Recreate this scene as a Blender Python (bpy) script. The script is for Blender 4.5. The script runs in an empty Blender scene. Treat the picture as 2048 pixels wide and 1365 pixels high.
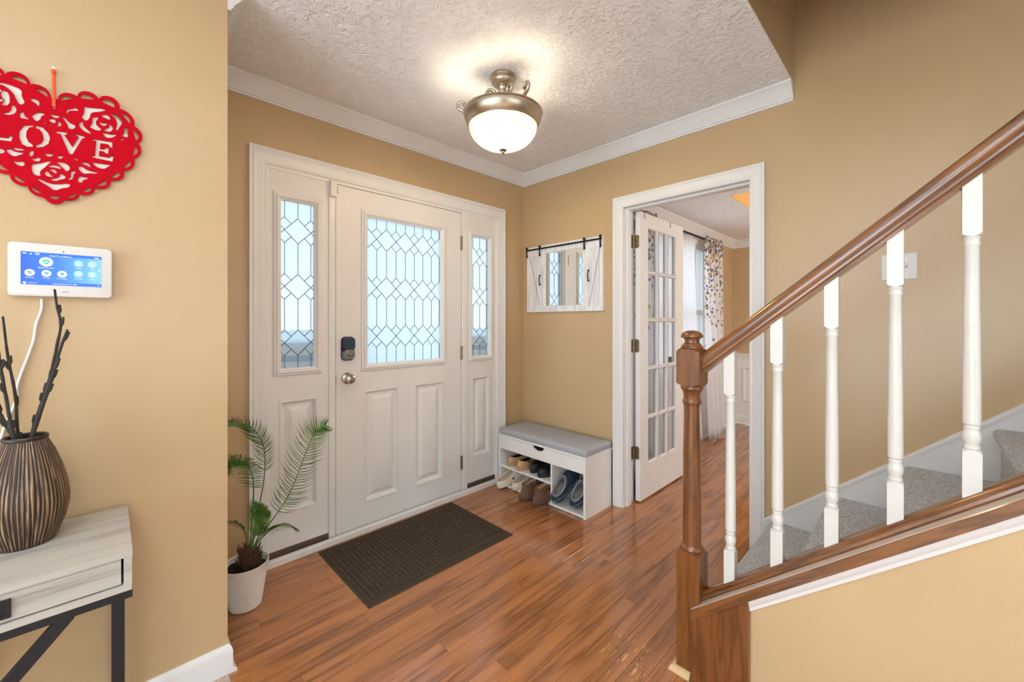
import bpy, bmesh, math, random
from mathutils import Vector, Matrix
random.seed(11)
S = bpy.context.scene
COL = S.collection

# ------------------------------------------------------------------ camera
cd = bpy.data.cameras.new('camera'); cam = bpy.data.objects.new('camera', cd); COL.objects.link(cam)
cam.location = (0, 0, 1.25)
cam.rotation_euler = (math.radians(90), 0, math.radians(45.4 - 90))
cd.sensor_fit = 'HORIZONTAL'; cd.sensor_width = 36.0
cd.lens = 820.0 / 2048.0 * 36.0
cd.shift_y = (643 - 682.5) / 2048.0
cd.clip_start = 0.02; cd.clip_end = 200
S.camera = cam
S.view_settings.view_transform = 'Standard'
S.view_settings.look = 'None'
S.view_settings.gamma = 1.0
S.view_settings.use_curve_mapping = False
S.view_settings.exposure = -0.14

# ------------------------------------------------------------------ sky
W = bpy.data.worlds.new('sky'); S.world = W; W.use_nodes = True
wn = W.node_tree; wn.nodes.clear()
wo = wn.nodes.new('ShaderNodeOutputWorld'); wb = wn.nodes.new('ShaderNodeBackground')
wt = wn.nodes.new('ShaderNodeTexCoord'); ws = wn.nodes.new('ShaderNodeSeparateXYZ'); wr = wn.nodes.new('ShaderNodeValToRGB')
wn.links.new(wt.outputs['Generated'], ws.inputs[0]); wn.links.new(ws.outputs['Z'], wr.inputs[0])
wr.color_ramp.elements[0].position = 0.0; wr.color_ramp.elements[0].color = (0.93, 0.95, 0.97, 1)
wr.color_ramp.elements[1].position = 0.45; wr.color_ramp.elements[1].color = (0.62, 0.80, 1.0, 1)
wn.links.new(wr.outputs[0], wb.inputs[0]); wn.links.new(wb.outputs[0], wo.inputs[0])
wb.inputs[1].default_value = 2.6

# ------------------------------------------------------------------ daylight from the windows of the rooms behind the camera, plus added fill lights
def area(name, loc, target, sx, sy, power, col, spread=180):
    l = bpy.data.lights.new(name, 'AREA'); l.shape = 'RECTANGLE'; l.size = sx; l.size_y = sy
    l.energy = power; l.color = col; l.spread = math.radians(spread)
    o = bpy.data.objects.new(name, l); COL.objects.link(o); o.location = loc
    o.rotation_euler = (Vector(target) - Vector(loc)).to_track_quat('-Z', 'Y').to_euler()
    return o
area('daylight_back_window', (-3.10, 0.1, 1.25), (2.0, 0.1, 1.25), 2.9, 1.9, 98, (0.68, 0.84, 1.0))
area('daylight_side_window', (0.3, -3.05, 1.35), (1.2, 1.5, 1.2), 2.4, 1.7, 10, (0.88, 0.95, 1.0))
for k, (x, y) in enumerate(((-0.55, -0.10), (-1.7, 0.1), (-0.55, -1.6))):     # added unseen lamps, bouncing light off the carpet onto the ceiling
    area('carpet_bounce_fill', (x, y, 2.44), (x, y, 0.0), 0.16, 0.16, 14, (0.90, 0.96, 1.0), 105)
area('ceiling_fill_uplight', (-0.6, -0.3, 1.15), (-0.6, -0.3, 3.0), 0.35, 0.35, 66, (0.86, 0.94, 1.0), 118)  # added unseen fill behind the camera, brightens the entry ceiling
area('dining_fill_area', (4.1, -2.12, 1.45), (4.1, 1.7, 1.3), 1.8, 1.5, 32, (0.93, 0.97, 1.0))  # added fill inside the dining room; the wall behind it has no opening
l = bpy.data.lights.new('dining_fill_point', 'POINT'); l.energy = 42; l.color = (1.0, 0.93, 0.84); l.shadow_soft_size = 0.15  # added unseen point light, brightens the dining ceiling and walls
o = bpy.data.objects.new('dining_fill_point', l); COL.objects.link(o); o.location = (4.1, -0.35, 1.75)

# ------------------------------------------------------------------ helpers
def C(r, g, b):
    f = lambda v: (v / 255 / 12.92) if v / 255 <= 0.04045 else ((v / 255 + 0.055) / 1.055) ** 2.4
    return (f(r), f(g), f(b), 1.0)

def new_obj(name, me, mat=None, parent=None, loc=None, rot=None):
    o = bpy.data.objects.new(name, me); COL.objects.link(o)
    if mat is not None:
        me.materials.append(mat)
    if parent: o.parent = parent
    if loc: o.location = loc
    if rot: o.rotation_euler = rot
    return o
def obj(name, bm, mat=None, parent=None, smooth=None, loc=None, rot=None, bevel=0, seg=2):
    if bevel:
        es = [e for e in bm.edges if len(e.link_faces) == 2 and e.calc_face_angle(0) > math.radians(35)]
        bmesh.ops.bevel(bm, geom=es, offset=bevel, segments=seg, profile=0.5, affect='EDGES', clamp_overlap=True)
    bmesh.ops.recalc_face_normals(bm, faces=bm.faces)
    me = bpy.data.meshes.new(name); bm.to_mesh(me); bm.free()
    if smooth is not None:
        me.shade_smooth(); me.set_sharp_from_angle(angle=math.radians(smooth))
    return new_obj(name, me, mat, parent, loc, rot)
def empty(name, loc=(0, 0, 0), rot=(0, 0, 0), parent=None):
    o = bpy.data.objects.new(name, None); COL.objects.link(o); o.location = loc; o.rotation_euler = rot
    o.empty_display_size = 0.05
    if parent: o.parent = parent
    return o
def tag(o, label=None, cat=None, group=None, kind=None):
    if label: o['label'] = label
    if cat: o['category'] = cat
    if group: o['group'] = group
    if kind: o['kind'] = kind
    return o
def BM(): return bmesh.new()
def add_box(bm, x0, x1, y0, y1, z0, z1):
    v = [bm.verts.new((x, y, z)) for x in (x0, x1) for y in (y0, y1) for z in (z0, z1)]
    for f in ((0, 1, 3, 2), (4, 6, 7, 5), (0, 4, 5, 1), (2, 3, 7, 6), (0, 2, 6, 4), (1, 5, 7, 3)):
        bm.faces.new([v[i] for i in f])
    return v
def box(name, x0, x1, y0, y1, z0, z1, mat, parent=None, bevel=0, seg=1):
    bm = BM(); add_box(bm, x0, x1, y0, y1, z0, z1)
    return obj(name, bm, mat, parent, bevel=bevel, seg=seg)
def add_loops(bm, loops, cap0=True, cap1=True, closed=True):
    rows = [[bm.verts.new(p) for p in l] for l in loops]
    n = len(rows[0])
    for a, b in zip(rows, rows[1:]):
        for i in range(n if closed else n - 1):
            j = (i + 1) % n
            try: bm.faces.new((a[i], a[j], b[j], b[i]))
            except ValueError: pass
    if cap0 and n > 2: bm.faces.new(rows[0][::-1])
    if cap1 and n > 2: bm.faces.new(rows[-1])
    return rows
def add_lathe(bm, prof, c=(0, 0, 0), seg=24, M=None, cap0=True, cap1=True):
    loops = []
    for r, z in prof:
        r = max(r, 1e-5)
        l = [Vector((r * math.cos(2 * math.pi * i / seg), r * math.sin(2 * math.pi * i / seg), z)) for i in range(seg)]
        if M: l = [M @ p for p in l]
        loops.append([p + Vector(c) for p in l])
    add_loops(bm, loops, cap0, cap1)
def add_tube(bm, pts, r, seg=8, caps=True, flat=1.0, upv=None):
    pts = [Vector(p) for p in pts]; n = len(pts); loops = []
    rr = r if isinstance(r, (list, tuple)) else [r] * n
    t0 = (pts[1] - pts[0]).normalized()
    up = Vector(upv) if upv else (Vector((0, 0, 1)) if abs(t0.z) < 0.9 else Vector((1, 0, 0)))
    u = (up - t0 * up.dot(t0)).normalized()
    for i, p in enumerate(pts):
        t = (pts[min(i + 1, n - 1)] - pts[max(i - 1, 0)]).normalized()
        u = (u - t * u.dot(t)).normalized(); v = t.cross(u)
        loops.append([p + (u * math.cos(a) * flat + v * math.sin(a)) * rr[i] for a in [2 * math.pi * k / seg for k in range(seg)]])
    add_loops(bm, loops, caps, caps)
def add_prism(bm, poly, axis, a0, a1):
    def P(p, a):
        return {'x': (a, p[0], p[1]), 'y': (p[0], a, p[1]), 'z': (p[0], p[1], a)}[axis]
    add_loops(bm, [[P(p, a0) for p in poly], [P(p, a1) for p in poly]])
def add_sweep(bm, path, prof, side=1, cap=True):
    """profile (d, z) swept along a plan polyline with mitred corners; d is measured to the left (side=1) of the path"""
    path = [Vector(p).to_2d() for p in path]; n = len(path); offs = []
    for i in range(n):
        def nrm(a, b):
            t = (b - a).normalized(); return Vector((-t.y, t.x)) * side
        if i == 0: m = nrm(path[0], path[1])
        elif i == n - 1: m = nrm(path[-2], path[-1])
        else:
            a = nrm(path[i - 1], path[i]); b = nrm(path[i], path[i + 1]); m = (a + b) / (1 + a.dot(b))
        offs.append(m)
    loops = [[(p.x + m.x * d, p.y + m.y * d, z) for d, z in prof] for p, m in zip(path, offs)]
    add_loops(bm, loops, cap, cap)
def add_slant(bm, prof, y0, y1, zl):
    add_loops(bm, [[(x, y0, zl(y0) + d) for x, d in prof], [(x, y1, zl(y1) + d) for x, d in prof]])
def rect_loops(bm, loops, M, cap=True, cap0=False):
    """nested rectangles (u0,u1,v0,v1,w) joined ring to ring; M maps (u,v,w) to the scene"""
    add_loops(bm, [[M(a, c, w), M(b, c, w), M(b, d, w), M(a, d, w)] for a, b, c, d, w in loops], cap0, cap)
def inset(r, k, w): return (r[0] + k, r[1] - k, r[2] + k, r[3] - k, w)
def curve_mesh(name, polys, extrude):
    cu = bpy.data.curves.new(name, 'CURVE'); cu.dimensions = '2D'; cu.fill_mode = 'BOTH'; cu.extrude = extrude
    for p in polys:
        s = cu.splines.new('POLY'); s.points.add(len(p) - 1); s.use_cyclic_u = True
        for q, c in zip(s.points, p): q.co = (c[0], c[1], 0, 1)
    t = bpy.data.objects.new(name, cu); COL.objects.link(t)
    bpy.context.view_layer.update()
    me = bpy.data.meshes.new_from_object(t.evaluated_get(bpy.context.evaluated_depsgraph_get()))
    bpy.data.objects.remove(t); bpy.data.curves.remove(cu)
    return me
def text_mesh(txt, size, extrude=0.0001, align='CENTER'):
    cu = bpy.data.curves.new('lettering', 'FONT'); cu.body = txt; cu.size = size; cu.extrude = extrude
    cu.align_x = align; cu.align_y = 'CENTER'; cu.resolution_u = 3
    t = bpy.data.objects.new('lettering', cu); COL.objects.link(t)
    bpy.context.view_layer.update()
    me = bpy.data.meshes.new_from_object(t.evaluated_get(bpy.context.evaluated_depsgraph_get()))
    bpy.data.objects.remove(t); bpy.data.curves.remove(cu)
    return me

# ------------------------------------------------------------------ materials
class NT:
    def __init__(s, name):
        s.m = bpy.data.materials.new(name); s.m.use_nodes = True; s.t = s.m.node_tree
        s.b = s.t.nodes['Principled BSDF']; s.out = s.t.nodes['Material Output']
    def n(s, typ, **kw):
        x = s.t.nodes.new(typ)
        for k, v in kw.items(): setattr(x, k, v)
        return x
    def l(s, a, b): s.t.links.new(a, b)
    def math(s, op, a, b=None, clamp=False):
        x = s.n('ShaderNodeMath', operation=op); x.use_clamp = clamp
        for i, v in enumerate((a, b)):
            if v is None: continue
            if isinstance(v, (int, float)): x.inputs[i].default_value = v
            else: s.l(v, x.inputs[i])
        return x.outputs[0]
    def vmath(s, op, a, b=None):
        x = s.n('ShaderNodeVectorMath', operation=op)
        for i, v in enumerate((a, b)):
            if v is None: continue
            if isinstance(v, (tuple, list)): x.inputs[i].default_value = v
            elif isinstance(v, (int, float)): x.inputs['Scale'].default_value = v
            else: s.l(v, x.inputs[i])
        return x
    def noise(s, vec, scale, detail=2, rough=0.5, dist=0.0):
        x = s.n('ShaderNodeTexNoise'); s.l(vec, x.inputs['Vector'])
        x.inputs['Scale'].default_value = scale; x.inputs['Detail'].default_value = detail
        x.inputs['Roughness'].default_value = rough; x.inputs['Distortion'].default_value = dist
        return x
    def ramp(s, fac, stops):
        x = s.n('ShaderNodeValToRGB'); e = x.color_ramp.elements
        while len(e) < len(stops): e.new(0.5)
        for q, (p, c) in zip(e, stops): q.position = p; q.color = c if len(c) == 4 else (*c, 1)
        s.l(fac, x.inputs[0]); return x.outputs[0]
    def mix(s, fac, a, b, typ='MIX'):
        x = s.n('ShaderNodeMix', data_type='RGBA', blend_type=typ)
        for i, v in ((0, fac), (6, a), (7, b)):
            if isinstance(v, (int, float)): x.inputs[i].default_value = v
            elif isinstance(v, tuple): x.inputs[i].default_value = v
            else: s.l(v, x.inputs[i])
        return x.outputs[2]
    def bump(s, h, strength, dist=0.002):
        x = s.n('ShaderNodeBump'); x.inputs['Strength'].default_value = strength; x.inputs['Distance'].default_value = dist
        s.l(h, x.inputs['Height']); s.l(x.outputs[0], s.b.inputs['Normal'])
    def set(s, rough=None, metal=None, spec=None, coat=None, coatr=None):
        for k, v in (('Roughness', rough), ('Metallic', metal), ('Specular IOR Level', spec), ('Coat Weight', coat), ('Coat Roughness', coatr)):
            if v is not None: s.b.inputs[k].default_value = v
    def obco(s): return s.n('ShaderNodeTexCoord').outputs['Object']

def plain(name, col, rough=0.5, metal=0.0, spec=0.5, vary=0.06, vscale=9.0, bump=0.0, bscale=300.0, bdist=0.001, coat=0.0):
    t = NT(name); co = t.obco()
    nz = t.noise(co, vscale, 3)
    d = tuple(c * (1 - vary) for c in col[:3]) + (1,); u = tuple(min(1, c * (1 + vary)) for c in col[:3]) + (1,)
    t.l(t.ramp(nz.outputs[0], [(0.3, d), (0.7, u)]), t.b.inputs['Base Color'])
    t.set(rough, metal, spec, coat, 0.08)
    if bump: t.bump(t.noise(co, bscale, 3).outputs[0], bump, bdist)
    return t.m

def wood(name, light, dark, axis=(1, 0, 0), rough=0.3, coat=0.0, fine=1.0, rings=1.0, rnd_attr=False, vary=0.25, spec=0.5, worn=None):
    t = NT(name); co = t.obco()
    a = Vector(axis).normalized(); p1 = a.orthogonal().normalized(); p2 = a.cross(p1)
    def dot(v): return t.vmath('DOT_PRODUCT', co, tuple(v)).outputs['Value']
    u, v, w = dot(a), dot(p1), dot(p2)
    rn = None
    if rnd_attr:
        at = t.n('ShaderNodeAttribute', attribute_name='rnd'); rn = at.outputs['Fac']
        off = t.math('MULTIPLY', rn, 37.0)
        u = t.math('ADD', u, off); v = t.math('ADD', v, t.math('MULTIPLY', rn, 11.0))
    def vec(su, sv):
        c = t.n('ShaderNodeCombineXYZ')
        for i, (q, k) in enumerate(((u, su), (v, sv), (w, sv))): t.l(t.math('MULTIPLY', q, k * fine), c.inputs[i])
        return c.outputs[0]
    n2 = t.noise(vec(0.9, 9.0), 1.0, 2, 0.5, 0.2).outputs[0]
    ring = t.math('PINGPONG', t.math('MULTIPLY', n2, 14.0 * rings), 1.0)
    ring = t.ramp(ring, [(0.0, (0, 0, 0)), (0.35, (0.25,) * 3), (0.75, (0.85,) * 3), (1.0, (1, 1, 1))])
    n1 = t.noise(vec(2.0, 60.0), 1.0, 4, 0.6).outputs[0]
    pores = t.ramp(t.noise(vec(10.0, 420.0), 1.0, 2, 0.5).outputs[0], [(0.36, (0, 0, 0)), (0.52, (1, 1, 1))])
    f = t.math('ADD', t.math('MULTIPLY', ring, 0.50), t.math('MULTIPLY', n1, 0.55))
    f = t.math('MULTIPLY', f, t.math('ADD', t.math('MULTIPLY', pores, 0.35), 0.65), True)
    mid = tuple(x * 0.68 + y * 0.32 for x, y in zip(light, dark))
    col = t.ramp(f, [(0.14, dark), (0.38, mid), (0.85, light)])
    if rn is not None:
        br = t.math('ADD', t.math('MULTIPLY', rn, vary), 1 - vary * 0.55)
        hs = t.n('ShaderNodeHueSaturation'); t.l(col, hs.inputs['Color']); t.l(br, hs.inputs['Value'])
        hs.inputs['Saturation'].default_value = 1.0
        col = hs.outputs[0]
    if worn:
        col = worn(t, co, col, vec)
    t.l(col, t.b.inputs['Base Color'])
    t.set(rough, 0, spec, coat, 0.12)
    t.bump(f, 0.12, 0.0008)
    return t.m

M = {}
M['wall'] = plain('beige_wall_paint', C(196, 168, 127), 0.28, vary=0.025, vscale=3.0, bump=0.10, bscale=260, bdist=0.001, spec=0.5)
M['white'] = plain('white_trim_paint', C(230, 229, 226), 0.35, vary=0.015, spec=0.5)
M['door'] = plain('white_door_paint', C(229, 226, 221), 0.42, vary=0.015, spec=0.4)
M['baluster'] = plain('white_baluster_paint', C(218, 216, 208), 0.32, vary=0.03, vscale=30)
M['bench'] = plain('white_laminate', C(236, 234, 228), 0.4, vary=0.015)
M['black'] = plain('black_metal', C(24, 24, 27), 0.5, 0.2, vary=0.1)
M['nickel'] = plain('brushed_nickel', C(178, 170, 160), 0.24, 1.0, vary=0.06)
M['hinge'] = plain('aged_brass_hinge', C(150, 136, 112), 0.34, 1.0, vary=0.25, vscale=60)
M['lampmetal'] = plain('brushed_nickel_lamp', C(196, 184, 166), 0.33, 1.0, vary=0.08, vscale=20)
M['darkgap'] = plain('dark_rubber_seal', C(38, 33, 30), 0.7)
M['sill'] = plain('brown_sill', C(86, 66, 52), 0.55, vary=0.1, vscale=20)
M['gasket'] = plain('white_glazing_bead', C(236, 238, 240), 0.4, vary=0.01)
def floor_wear(t, co, col, vec):
    # pale scuffs where the finish has worn through in front of the newel post
    m = t.noise(vec(14.0, 130.0), 1.0, 3, 0.6).outputs[0]
    m = t.ramp(m, [(0.61, (0, 0, 0)), (0.65, (1, 1, 1))])
    d = t.vmath('DISTANCE', co, (1.36, 0.79, 0)).outputs['Value']
    g = t.ramp(d, [(0.05, (1, 1, 1)), (0.16, (0, 0, 0))])
    return t.mix(t.math('MULTIPLY', m, g), col, C(214, 170, 110))
M['floor'] = wood('oak_plank', C(178, 115, 67), C(108, 64, 37), (1, 0, 0), 0.17, 0.4, 1.0, 0.7, True, 0.15, 0.5, floor_wear)
M['oak_v'] = wood('oak_stained_upright', C(128, 77, 35), C(76, 44, 19), (0, 0, 1), 0.3, 0.3, 3.2, 0.5)
M['oak_s'] = wood('oak_stained_slope', C(132, 82, 39), C(72, 42, 19), (0, -1, 0.84), 0.26, 0.9, 3.2, 0.5)
M['pine'] = plain('pale_pine_shoe', C(205, 172, 128), 0.5, vary=0.1, vscale=30)
M['greywood'] = wood('grey_driftwood', C(184, 178, 168), C(134, 127, 118), (1, 0, 0), 0.55, 0.0, 1.4, 0.45)
M['subfloor'] = plain('dark_subfloor', C(46, 26, 14), 0.9)
M['glassmirror'] = plain('mirror_silver', C(236, 240, 242), 0.02, 1.0, vary=0.0)

def ceiling_mat():
    t = NT('stomped_ceiling_texture'); co = t.obco()
    def stomp(scale, off):
        p = t.vmath('ADD', co, off).outputs[0]
        v = t.n('ShaderNodeTexVoronoi', voronoi_dimensions='2D', feature='F1'); v.inputs['Scale'].default_value = scale
        v.inputs['Randomness'].default_value = 0.85
        t.l(p, v.inputs['Vector'])
        d = t.vmath('SUBTRACT', p, v.outputs['Position']).outputs[0]
        s = t.n('ShaderNodeSeparateXYZ'); t.l(d, s.inputs[0])
        ang = t.math('ARCTAN2', s.outputs[1], s.outputs[0])
        rad = v.outputs['Distance']
        c = t.n('ShaderNodeCombineXYZ'); t.l(t.math('MULTIPLY', ang, 3.2), c.inputs[0]); t.l(t.math('MULTIPLY', rad, 4.5), c.inputs[1])
        cs = t.n('ShaderNodeSeparateColor'); t.l(v.outputs['Color'], cs.inputs[0]); t.l(t.math('MULTIPLY', cs.outputs[0], 40.0), c.inputs[2])
        nz = t.noise(c.outputs[0], 1.0, 3, 0.6, 0.5).outputs[0]
        return t.ramp(nz, [(0.42, (0, 0, 0)), (0.56, (1, 1, 1))]), rad
    a, ra = stomp(4.6, (0, 0, 0)); b, rb = stomp(5.3, (0.37, 0.21, 0))
    h = t.math('MAXIMUM', a, t.math('MULTIPLY', b, 0.8))
    h = t.math('ADD', h, t.math('MULTIPLY', t.noise(co, 60, 3).outputs[0], 0.12))
    t.b.inputs['Base Color'].default_value = C(245, 245, 245); t.set(0.8, 0, 0.25)
    t.bump(h, 0.5, 0.016)
    return t.m
M['ceiling'] = ceiling_mat()

def carpet_mat(name, a, b, scale):
    t = NT(name); co = t.obco()
    n = t.noise(co, scale, 4, 0.7)
    t.l(t.ramp(n.outputs[0], [(0.30, b), (0.52, tuple((x + y) / 2 for x, y in zip(a, b))), (0.72, a)]), t.b.inputs['Base Color'])
    t.set(0.95, 0, 0.1); t.b.inputs['Sheen Weight'].default_value = 0.25
    t.bump(n.outputs[0], 0.9, 0.006)
    return t.m
M['carpet'] = carpet_mat('grey_cut_pile_carpet', C(244, 244, 246), C(138, 139, 144), 120)
M['carpet_tan'] = carpet_mat('tan_carpet', C(226, 204, 184), C(168, 140, 118), 160)
M['matrubber'] = plain('dark_brown_mat', C(80, 67, 56), 0.95, vary=0.25, vscale=120, bump=0.9, bscale=500, bdist=0.003, spec=0.1)
M['felt'] = plain('light_grey_linen', C(172, 173, 177), 0.95, vary=0.18, vscale=140, bump=0.7, bscale=420, bdist=0.002, spec=0.15)

def glass_mat(name, transp, transl, tint):
    t = NT(name); t.t.nodes.remove(t.b)
    tr = t.n('ShaderNodeBsdfTransparent'); tr.inputs[0].default_value = tint
    tl = t.n('ShaderNodeBsdfTranslucent'); tl.inputs[0].default_value = tint
    gl = t.n('ShaderNodeBsdfGlossy'); gl.inputs['Roughness'].default_value = 0.06
    co = t.obco(); nz = t.noise(co, 46, 3, 0.6, 1.2)
    bp = t.n('ShaderNodeBump'); bp.inputs['Strength'].default_value = 0.35; bp.inputs['Distance'].default_value = 0.004
    t.l(nz.outputs[0], bp.inputs['Height'])
    for x in (tl, gl): t.l(bp.outputs[0], x.inputs['Normal'])
    m1 = t.n('ShaderNodeMixShader'); m2 = t.n('ShaderNodeMixShader')
    m1.inputs[0].default_value = transl / (transl + transp)
    t.l(tr.outputs[0], m1.inputs[1]); t.l(tl.outputs[0], m1.inputs[2])
    lw = t.n('ShaderNodeLayerWeight'); lw.inputs[0].default_value = 0.5
    t.l(t.math('ADD', t.math('MULTIPLY', t.math('POWER', lw.outputs['Facing'], 4.0), 0.5), 0.03), m2.inputs[0]); t.l(m1.outputs[0], m2.inputs[1]); t.l(gl.outputs[0], m2.inputs[2])
    t.l(m2.outputs[0], t.out.inputs[0])
    return t.m
M['glass_frost'] = glass_mat('textured_door_glass', 0.3, 0.7, (0.80, 0.84, 0.87, 1))
M['glass_side'] = glass_mat('lightly_textured_glass', 0.8, 0.2, (0.72, 0.755, 0.775, 1))
M['glass_clear'] = glass_mat('clear_pane', 0.97, 0.03, (0.98, 0.99, 1, 1))
M['came'] = plain('dark_lead_came', C(70, 82, 92), 0.4, 0.7)

def fabric(name, col, print_=False, sheer=0.0):
    t = NT(name); co = t.obco(); t.t.nodes.remove(t.b)
    base = col
    if print_:
        uv = t.n('ShaderNodeUVMap'); uv.uv_map = 'UVMap'
        su = t.n('ShaderNodeSeparateXYZ'); t.l(uv.outputs[0], su.inputs[0])
        dens = t.ramp(su.outputs[1], [(0.40, (0.0,) * 3), (0.62, (0.14,) * 3), (0.86, (0.40,) * 3), (1.0, (0.85,) * 3)])
        mp = t.n('ShaderNodeMapping'); t.l(uv.outputs[0], mp.inputs[0]); mp.inputs['Scale'].default_value = (1.0, 2.6, 1)
        layers = base
        for k, (cc, sc, off) in enumerate(((C(214, 178, 120), 15, 0.0), (C(150, 146, 160), 17, 3.3), (C(222, 196, 154), 16, 7.7), (C(118, 112, 134), 20, 5.1))):
            v = t.n('ShaderNodeTexVoronoi', voronoi_dimensions='2D', feature='F1'); v.inputs['Scale'].default_value = sc
            vo = t.vmath('ADD', mp.outputs[0], (off, off * 1.7, 0)); t.l(vo.outputs[0], v.inputs['Vector'])
            cs = t.n('ShaderNodeSeparateColor'); t.l(v.outputs['Color'], cs.inputs[0])
            inside = t.math('LESS_THAN', v.outputs['Distance'], 0.33)
            on = t.math('LESS_THAN', cs.outputs[k % 3], dens)
            layers = t.mix(t.math('MULTIPLY', t.math('MULTIPLY', inside, on), 0.85), layers, cc)
        base = layers
    df = t.n('ShaderNodeBsdfDiffuse'); tl = t.n('ShaderNodeBsdfTranslucent'); tr = t.n('ShaderNodeBsdfTransparent')
    for x in (df, tl):
        if isinstance(base, tuple): x.inputs[0].default_value = base
        else: t.l(base, x.inputs[0])
    a = t.n('ShaderNodeMixShader'); a.inputs[0].default_value = 0.58; t.l(df.outputs[0], a.inputs[1]); t.l(tl.outputs[0], a.inputs[2])
    b = t.n('ShaderNodeMixShader'); b.inputs[0].default_value = sheer; t.l(a.outputs[0], b.inputs[1]); t.l(tr.outputs[0], b.inputs[2])
    t.l(b.outputs[0], t.out.inputs[0])
    return t.m
M['sheer'] = fabric('white_sheer', C(250, 250, 252), False, 0.16)
M['drape'] = fabric('leaf_print_drape', C(248, 248, 250), True, 0.0)
def emit(name, col, st):
    t = NT(name); t.b.inputs['Base Color'].default_value = col
    t.b.inputs['Emission Color'].default_value = col; t.b.inputs['Emission Strength'].default_value = st
    t.set(0.25); return t.m

# ================================================================== THE SETTING
XB, YA, YL, XL, CE = 2.465, 2.363, 1.75, 0.304, 2.45
SL = 0.84                                                  # pitch of the stairs
def zl_ref(y): return SL * (0.117 - y)
STR = lambda o, l, c: tag(o, l, c, kind='structure')

# ---- floor: oak planks over a dark subfloor
fb = box('floor', XL, 5.5, -2.2, 2.5, -0.06, -0.012, M['subfloor'])
STR(fb, 'glossy reddish oak plank floor of the entry and dining room', 'floor')
PW = 0.0715
def project(x, y, z):
    th = math.radians(45.4); d = x * math.cos(th) + y * math.sin(th); r = x * math.sin(th) - y * math.cos(th)
    if d < 0.05: return None
    return 1024 + 820 * r / d, 643 - 820 * (z - 1.25) / d, d
def add_plank(bm, x0, x1, y0, y1, e=0.0006):
    g = 0.0005
    x0 += g; x1 -= g; y0 += g; y1 -= g
    L = lambda i, z: [(x0 + i, y0 + i, z), (x1 - i, y0 + i, z), (x1 - i, y1 - i, z), (x0 + i, y1 - i, z)]
    return add_loops(bm, [L(0, -0.012), L(0, -e), L(e, 0.0)], False, True)
planks = []
row = 0; y = 2.335
while y - PW > -2.2:
    y1 = y; y0 = y - PW; y = y0
    rngs = [(XL, 2.50)] if y1 > 1.73 else [(XL, 5.5)]
    for a, b in rngs:
        x = a - random.uniform(0, 0.7)
        while x < b:
            ln = random.uniform(0.45, 1.5)
            q0, q1 = max(x, a), min(x + ln, b)
            if q1 - q0 > 0.04: planks.append((q0, q1, y0, y1))
            x += ln
vis = []
for p in planks:
    cx, cy = (p[0] + p[1]) / 2, (p[2] + p[3]) / 2
    ok = False
    for t in (0.02, 0.25, 0.5, 0.75, 0.98):
        q = project(p[0] + (p[1] - p[0]) * t, cy, 0)
        if q and 440 < q[0] < 1560 and 800 < q[1] < 1372: ok = True
    if cx < 2.4 and cy < 0.45: ok = False
    vis.append((0 if ok else 1, cx * cx + cy * cy, p))
vis.sort()
near = [v[2] for v in vis if v[0] == 0][:290]
rest = [v[2] for v in vis if v[2] not in set(near)]
def set_rnd(me, vals):
    at = me.attributes.new('rnd', 'FLOAT', 'POINT')
    for i, v in enumerate(vals): at.data[i].value = v
for p in near:
    bm = BM(); add_plank(bm, *p)
    o = obj('plank', bm, M['floor'], fb)
    set_rnd(o.data, [random.random()] * len(o.data.vertices))
bm = BM(); vals = []
for p in rest:
    n0 = len(bm.verts); add_plank(bm, *p); vals += [random.random()] * (len(bm.verts) - n0)
o = obj('far_planks', bm, M['floor'], fb); set_rnd(o.data, vals); o['kind'] = 'stuff'
STR(box('floor_carpet', -3.2, XL - 0.001, -3.2, 1.74, -0.06, 0.004, M['carpet_tan']), 'tan carpet of the room in front of the heart wall', 'carpet')
STR(box('floor_back', XL, 2.6, -3.2, -2.2, -0.06, 0.0, M['carpet_tan']), 'tan carpet behind the camera', 'carpet')

# ---- walls
bm = BM()
DX0, DX1, DZ1 = 0.545, 2.185, 2.075
add_box(bm, XL - 0.1, DX0, YA, 2.50, 0, 2.6); add_box(bm, DX1, XB + 0.12, YA, 2.50, 0, 2.6); add_box(bm, DX0, DX1, YA, 2.50, DZ1, 2.6)
STR(obj('wall_front', bm, M['wall']), 'beige entry wall around the front door', 'wall')
bm = BM()
JY0, JY1, JZ = 0.655, 1.445, 2.025
add_box(bm, XB, XB + 0.12, JY1, YA, 0, 2.6); add_box(bm, XB, XB + 0.12, -3.2, JY0, 0, 5.0)
add_box(bm, XB, XB + 0.12, JY0, JY1, JZ, 2.6)
STR(obj('wall_right', bm, M['wall']), 'beige wall with the dining room doorway, running up behind the stairs', 'wall')
bm = BM(); add_box(bm, -3.2, XL, YL, 2.50, 0, 2.6)
STR(obj('wall_left', bm, M['wall'], bevel=0.004), 'beige wall carrying the red heart and the security panel', 'wall')
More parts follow.
